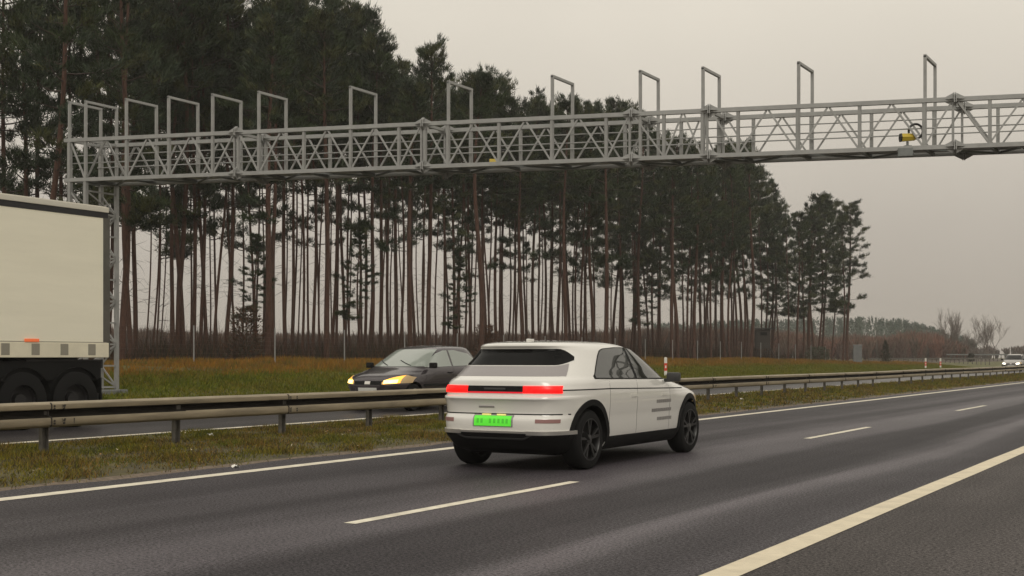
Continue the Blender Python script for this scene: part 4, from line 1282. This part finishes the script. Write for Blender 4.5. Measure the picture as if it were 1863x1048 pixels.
# ------------------------------------------------------------------ far woods
def conifer_wood():
    pos = []; dirs = []; ln = []; wd = []; tn = []
    TX = [1180, 1300, 1400, 1500, 1580, 1640, 1690, 1730, 1790]; TY = [586, 582, 578, 575, 574, 578, 590, 604, 622]
    for i in range(520):
        x = rr.uniform(1180, 1775); Z = rr.uniform(400, 520)
        top = interp(x, TX, TY) + rr.uniform(0, 9)
        b = P(x, YH, Z); h = (YH-top)*Z/F + .3
        rad = rr.uniform(1.3, 2.2)
        m = 130
        t = RNG.uniform(.12, 1, m)
        a = RNG.uniform(0, 6.28, m); rd = rad*(1-t**1.5)*RNG.uniform(.4, 1, m)
        pos.append(np.stack([b.x + rd*np.cos(a), b.y + rd*np.sin(a), 1.0 + h*t*.97], 1))
        dirs.append(np.stack([np.cos(a)*.6, np.sin(a)*.6, np.full(m, .75)], 1) + RNG.normal(0, .3, (m, 3)))
        ln.append(RNG.uniform(.5, 1.1, m)); wd.append(RNG.uniform(.25, .5, m))
        c = np.array(((.022, .058, .036), (.018, .046, .032), (.034, .062, .036))[i % 3])
        tn.append(np.tile(c, (m, 1))*RNG.uniform(.7, 1.3, (m, 1)))
    V, Fc, T = blades(np.concatenate(pos), np.concatenate(dirs), np.concatenate(ln), np.concatenate(wd), np.concatenate(tn))
    o = link('conifer_wood', np_mesh('conifer_wood', V, Fc, 'needles', tint=T))
    tag(o, 'far dark green conifer wood on the horizon right of the pines', 'wood', kind='stuff')
conifer_wood()
def bare_wood(name, label, xr, zr, tops, count, cols, m=60):
    m = int(m*2.2)
    pos = []; dirs = []; ln = []; wd = []; tn = []
    for i in range(count):
        x = rr.uniform(*xr); Z = rr.uniform(*zr)
        top = interp(x, tops[0], tops[1]) + rr.uniform(0, 16)
        b = P(x, YH, Z); h = max(1.2, (YH-top)*Z/F)
        sp = h*.30
        t = RNG.uniform(0, .75, m); a = RNG.uniform(0, 6.28, m); rd = sp*t*RNG.uniform(.2, 1.2, m)
        pos.append(np.stack([b.x+rd*np.cos(a), b.y+rd*np.sin(a), 0.9 + h*t*.85], 1))
        dirs.append(np.stack([np.cos(a)*.28, np.sin(a)*.28, np.ones(m)], 1) + RNG.normal(0, .12, (m, 3)))
        ln.append(h*RNG.uniform(.10, .24, m)); wd.append(np.full(m, Z*.0008)*RNG.uniform(.5, 1.4, m))
        c = np.array(cols[i % len(cols)])
        tn.append(np.tile(c, (m, 1))*RNG.uniform(.6, 1.3, (m, 1)))
    V, Fc, T = blades(np.concatenate(pos), np.concatenate(dirs), np.concatenate(ln), np.concatenate(wd), np.concatenate(tn))
    o = link(name, np_mesh(name, V, Fc, 'brush', tint=T))
    tag(o, label, 'wood', kind='stuff')
RED = [(.155, .078, .058), (.18, .09, .064), (.12, .072, .055), (.14, .095, .068), (.10, .075, .055)]
bare_wood('birch_thicket', 'far reddish brown bare thicket in front of the conifer wood', (1370, 1760), (210, 300), ([1370, 1440, 1500, 1560, 1620, 1660, 1710, 1760], [582, 577, 594, 588, 594, 578, 588, 616]), 420, RED, 80)
bare_wood('bare_woodland', 'hazy brown bare woodland seen between the pine trunks', (150, 1400), (170, 300), ([150, 250, 400, 700, 1000, 1100, 1300, 1400], [566, 572, 580, 584, 580, 572, 568, 572]), 900, [(.085, .055, .043), (.11, .062, .045), (.07, .05, .042)], 60)
bare_wood('horizon_scrub', 'low grey brown scrub on the horizon at the road end', (1700, 2050), (300, 420), ([1700, 1760, 1800, 1900, 2050], [628, 622, 616, 618, 612]), 200, [(.10, .075, .062), (.085, .068, .058)], 50)

# bare trees on the horizon
def bare_tree(x, ytop, Z, label, seed, wide, lean=0):
    r = random.Random(seed)
    b = P(x, YH, Z); h = (YH-ytop)*Z/F + .4
    root = empty('bare_tree', (b.x, b.y, .95))
    tag(root, label, 'tree', 'bare trees on the horizon')
    brs = []; rads = []
    tw = []; twr = []
    def grow(p, d, L, rad, depth):
        k = 3; pts = [p]
        for i in range(k):
            d = (d + Vector((r.uniform(-.12, .12), r.uniform(-.12, .12), .06))).normalized()
            p = p + d*L/k; pts.append(p.copy())
        (brs if depth < 1 else tw).append([np.array(q) for q in pts]); (rads if depth < 1 else twr).append([rad*(1-.45*i/k) for i in range(k+1)])
        if depth >= 6: return
        for c in range(3):
            a = r.uniform(0, 6.28); s_ = r.uniform(.22, .62)*wide
            nd = (d + Vector((math.cos(a)*s_, math.sin(a)*s_, r.uniform(-.08, .2)))).normalized()
            grow(pts[(1, 2, 3)[c]], nd, L*r.uniform(.60, .80), max(.008, rad*.52), depth+1)
    for q in range(4):
        a = r.uniform(0, 6.28)
        grow(Vector((.25*math.cos(a), .25*math.sin(a), -.2)), Vector((lean + .30*wide*math.cos(a), .30*wide*math.sin(a), 1)).normalized(), h*.34*r.uniform(.75, 1.05), .10, 0)
    v, f = strands(brs, rads); link('trunk', np_mesh('trunk', v, f, 'pale_twig'), root)
    v, f = strands(tw, twr); link('crown', np_mesh('crown', v, f, 'pale_twig'), root)
    # bring it to the measured height
    zmax = max(float(np.array(t)[:, 2].max()) for t in tw)
    root.scale = (h/zmax,)*3
bare_tree(1735, 557, 230, 'taller bare tree with a rounded twiggy crown above the brown thicket', 3, .62)
bare_tree(1803, 568, 250, 'bare tree with spreading thin stems left of the distant silver car', 9, .85)
bare_tree(1772, 596, 255, 'smaller bare tree leaning left between the two bigger horizon trees', 14, .9, -.35)

# bushes
def bush(name, x, ybase, ytop, u, wpx, cols, label, cat='bush', conical=False):
    px, py, Z = at_u(x, u)
    g = gz(px, py); h = (YH-ytop)*Z/F + CH - g; rad = wpx/2*Z/F
    root = empty(name, (px, py, g))
    tag(root, label, cat)
    m = 1500
    t = RNG.uniform(.05, 1, m); a = RNG.uniform(0, 6.28, m)
    prof = (1-t)**.8 if conical else np.sqrt(np.clip(1-(t*1.1-.25)**2, 0, 1))
    rd = rad*prof*np.sqrt(RNG.uniform(.05, 1, m))*(1+.3*np.sin(a*3+t*9))
    pos = np.stack([rd*np.cos(a), rd*np.sin(a), h*t*.93], 1)
    dr = np.stack([np.cos(a)*.7, np.sin(a)*.7, np.full(m, .6)], 1) + RNG.normal(0, .3, (m, 3))
    c = np.array(cols)[RNG.integers(0, len(cols), m)]*RNG.uniform(.7, 1.3, (m, 1))
    V, Fc, T = blades(pos, dr, RNG.uniform(.10, .25, m), RNG.uniform(.03, .07, m), c)
    link('foliage', np_mesh('foliage', V, Fc, 'bush', tint=T), root)
    st = [[np.array([0, 0, -.1]), np.array([math.cos(k)*rad*.3, math.sin(k)*rad*.3, h*.4]), np.array([math.cos(k)*rad*.6, math.sin(k)*rad*.6, h*.8])] for k in np.arange(0, 6.2, .7)]
    v, f = strands(st, [[.02, .014, .006]]*len(st)); link('stems', np_mesh('stems', v, f, 'twig'), root)
bush('juniper_bush', 1611, 652, 617, -33.5, 21, [(.05, .05, .03), (.06, .05, .03), (.045, .05, .032)], 'small dark upright evergreen bush on the verge right of the grey cabinet', conical=True)
bush('grey_bush', 1487, 652, 630, -34.2, 44, [(.085, .095, .06), (.10, .105, .075), (.07, .08, .05)], 'low pale grey green bush at the foot of the separate pine clump')
bush('rust_bush', 447, 600, 553, -37.5, 62, [(.10, .05, .028), (.08, .045, .03), (.06, .05, .03)], 'rust brown leafy bush between the first two fence posts', conical=False)
bush('oak_sapling', 884, 640, 588, -37, 44, [(.11, .055, .028), (.09, .045, .025), (.07, .04, .028)], 'rust brown oak sapling above the left of the white car roof')
bush('dark_bush', 1766, 655, 642, -33, 12, [(.04, .04, .03), (.05, .042, .03)], 'dark scrubby bush right of the two red and white marker posts')

# a young spruce among the trunks
def young_pine(x, ytop, u, label, vi):
    px, py, Z = at_u(x, u); g = gz(px, py)
    h = (YH-ytop)*Z/F + CH - g
    root = empty('young_pine', (px, py, g))
    tag(root, label, 'tree', 'young pines among the trunks')
    tr, crm = VARS[vi]
    V, n, ring = tr
    sz = h/PINE_H
    Vw = [(c0*sz + a*.12, c1*sz + b*.12, z*sz) for (c0, c1, z, a, b) in V]
    Fc = [(i*n+k2, i*n+(k2+1) % n, (i+1)*n+(k2+1) % n, (i+1)*n+k2) for i in range(ring-1) for k2 in range(n)]
    link('trunk', np_mesh('trunk', Vw, Fc, 'bark', smooth=True), root)
    c = link('crown', crm, root); c.scale = (sz*1.5, sz*1.5, sz)
young_pine(468, 430, -39, 'young dark pine with level boughs among trunks between first two fence posts', 3)
young_pine(655, 415, -40, 'young dark pine with level boughs above the dark hatchback bonnet', 3)
young_pine(1180, 455, -40, 'young pine with ragged boughs above the white car side window', 3)
young_pine(838, 470, -40, 'young thin pine above the dark hatchback roof', 3)

# ------------------------------------------------------------------ roadside items
def wire_fence():
    root = empty('wire_fence', (-33.5, 34.4, 0))
    tag(root, 'thin grey wire mesh fence on slim posts along the wood edge', 'fence')
    vs = [34.4 + 4.5*k - 34.4 for k in range(-4, 19)]
    for v in vs:
        g = gz(-33.5, v+34.4)
        MB().tube([(0, v, g-.3), (0, v, g+1.45)], .026, 8).build('fence_post', 'galvanised', root)
    mb = MB()
    for k in range(9):
        h = .1 + .16*k
        for a, b in zip(vs[:-1], vs[1:]):
            za, zb_ = gz(-33.5, a+34.4), gz(-33.5, b+34.4)
            mb.tube([(.04, a, za+h), (.04, b, zb_+h)], .0016, 3, cap=False)
    v = vs[0]
    while v < vs[-1]:
        za = gz(-33.5, v+34.4)
        mb.tube([(.043, v, za+.08), (.043, v, za+1.4)], .0012, 3, cap=False); v += .6
    mb.build('wire_mesh', 'post_steel', root)
wire_fence()

def marker(x, u, label, dark=False):
    px, py, Z = at_u(x, u); g = gz(px, py)
    root = empty('marker_post', (px, py, g), TH)
    tag(root, label, 'marker post', 'red and white marker posts on the far verge')
    for z0, z1, m in ((-.2, .30, 'marker_white'), (.30, .72, 'marker_red'), (.72, 1.0, 'marker_white')):
        MB().box((0, 0, (z0+z1)/2), (.16, .06, z1-z0), 0, .006).build('band', m, root)
    MB().box((0, -.034, .52), (.08, .012, .14)).build('number_panel', 'marker_white', root)
    MB().add([(-.08, -.03, 1.0), (.08, -.03, 1.0), (.08, .03, 1.0), (-.08, .03, 1.0), (-.04, -.03, 1.05), (.04, -.03, 1.05), (.04, .03, 1.05), (-.04, .03, 1.05)],
             [(3, 2, 1, 0), (4, 5, 6, 7), (0, 1, 5, 4), (1, 2, 6, 5), (2, 3, 7, 6), (3, 0, 4, 7)]).build('cap', 'marker_white', root)
marker(1211, -27.5, 'red and white marker post on the verge just above the white car bonnet')
marker(1684, -27.2, 'left of the two distant red and white marker posts on the right verge')
marker(1711, -27.2, 'right of the two distant red and white marker posts on the right verge')

def hide():
    x, u = 1387, -37.0
    px, py, Z = at_u(x, u); g = gz(px, py)
    root = empty('hunting_hide', (px, py, g), TH)
    tag(root, 'dark wooden raised hunting hide on stilts at the pine wood edge', 'hide')
    w = 1.15; zf = 1.05; zt = 2.75
    mb = MB().box((0, 0, (zf+zt)/2), (w, w, zt-zf))
    for k in range(8): mb.box((-w/2+.075+k*.145, -w/2-.006, (zf+zt)/2), (.125, .02, zt-zf-.04))
    mb.build('cabin', 'weathered_wood', root)
    MB().box((0, -w/2-.03, 2.35), (.6, .03, .28)).build('window_opening', 'plastic_black', root)
    MB().bar((-w/2, -w/2+.05, .3), (w/2, -w/2+.05, zf-.05), .07).build('brace', 'weathered_wood', root)
    rf = MB().add([(-w/2-.15, -w/2-.25, zt+.02), (w/2+.4, -w/2-.25, zt-.12+.16), (w/2+.4, w/2+.2, zt+.02), (-w/2-.15, w/2+.2, zt+.10),
                   (-w/2-.15, -w/2-.25, zt+.10), (w/2+.4, -w/2-.25, zt+.12), (w/2+.4, w/2+.2, zt+.12), (-w/2-.15, w/2+.2, zt+.18)],
                  [(3, 2, 1, 0), (4, 5, 6, 7), (0, 1, 5, 4), (1, 2, 6, 5), (2, 3, 7, 6), (3, 0, 4, 7)])
    rf.build('roof', 'roof_felt', root)
    for sx in (-1, 1):
        for sy in (-1, 1): MB().tube([(sx*(w/2-.05), sy*(w/2-.05), -.2), (sx*(w/2-.05), sy*(w/2-.05), zf)], .06, 8).build('leg', 'weathered_wood', root)
    MB().tube([(w/2+.75, 0, -.1), (w/2-.02, 0, zf+.25)], .045, 8).build('brace', 'weathered_wood', root)
hide()

def cabinet():
    px, py, Z = at_u(1560, -32.8); g = gz(px, py)
    root = empty('switch_cabinet', (px, py, g), TH*.6)
    tag(root, 'tall narrow grey equipment cabinet on the verge right of the pine clump', 'cabinet')
    MB().box((0, 0, .88), (.82, .5, 1.74), 0, .015).build('housing', 'cabinet_grey', root)
    MB().box((-.2, -.262, .92), (.36, .024, 1.55), 0, .006).build('door', 'cabinet_grey', root)
    MB().box((.2, -.262, .92), (.36, .024, 1.55), 0, .006).build('door', 'cabinet_grey', root)
    MB().box((0, 0, 1.78), (.92, .6, .06), 0, .012).build('roof', 'galvanised', root)
    MB().box((0, 0, 0), (.9, .56, .2), 0, .01).build('plinth', 'trailer_plate', root)
cabinet()

def far_rail(name, label, xa, xb, za, zb, zr, m):
    a, b = P(xa, YH, za), P(xb, YH, zb)
    root = empty(name, (a.x, a.y, 0))
    tag(root, label, 'guardrail')
    d = b - a; d.z = 0
    n = 26
    ga = [(d*(i/n)) for i in range(n+1)]
    mb = MB()
    mb.bar(ga[0] + Vector((0, 0, zr)), ga[-1] + Vector((0, 0, zr)), .08, .18).build('rail_beam', m, root)
    for q in ga:
        g = gz(a.x+q.x, a.y+q.y)
        MB().bar((q.x, q.y+.1, g-.1), (q.x, q.y+.1, zr+.1), .09).build('post', 'post_steel', root)
far_rail('slip_road_guardrail', 'far dark guardrail of a side road below the brown thicket', 1580, 1800, 150, 165, 1.22, 'post_steel')
far_rail('overpass_guardrail', 'pale distant guardrail just left above the silver car', 1722, 1900, 190, 205, 1.80, 'galvanised_dark')

# ------------------------------------------------------------------ the damp autumn air
def haze():
    mb = MB().box((0, 470, 16), (2040, 1120, 36))
    m = bpy.data.materials.new('haze_air'); m.use_nodes = True
    t = m.node_tree
    t.nodes.remove(t.nodes['Principled BSDF'])
    v = t.nodes.new('ShaderNodeVolumePrincipled')
    v.inputs['Color'].default_value = (.93, .90, .86, 1)
    v.inputs['Density'].default_value = 0.00055
    v.inputs['Anisotropy'].default_value = 0.2
    t.links.new(v.outputs[0], t.nodes['Material Output'].inputs['Volume'])
    MATS['haze_air'] = m
    o = mb.build('haze', 'haze_air')
    o['kind'] = 'stuff'; o['label'] = 'thin grey damp haze lying over the motorway and the wood'; o['category'] = 'haze'
haze()
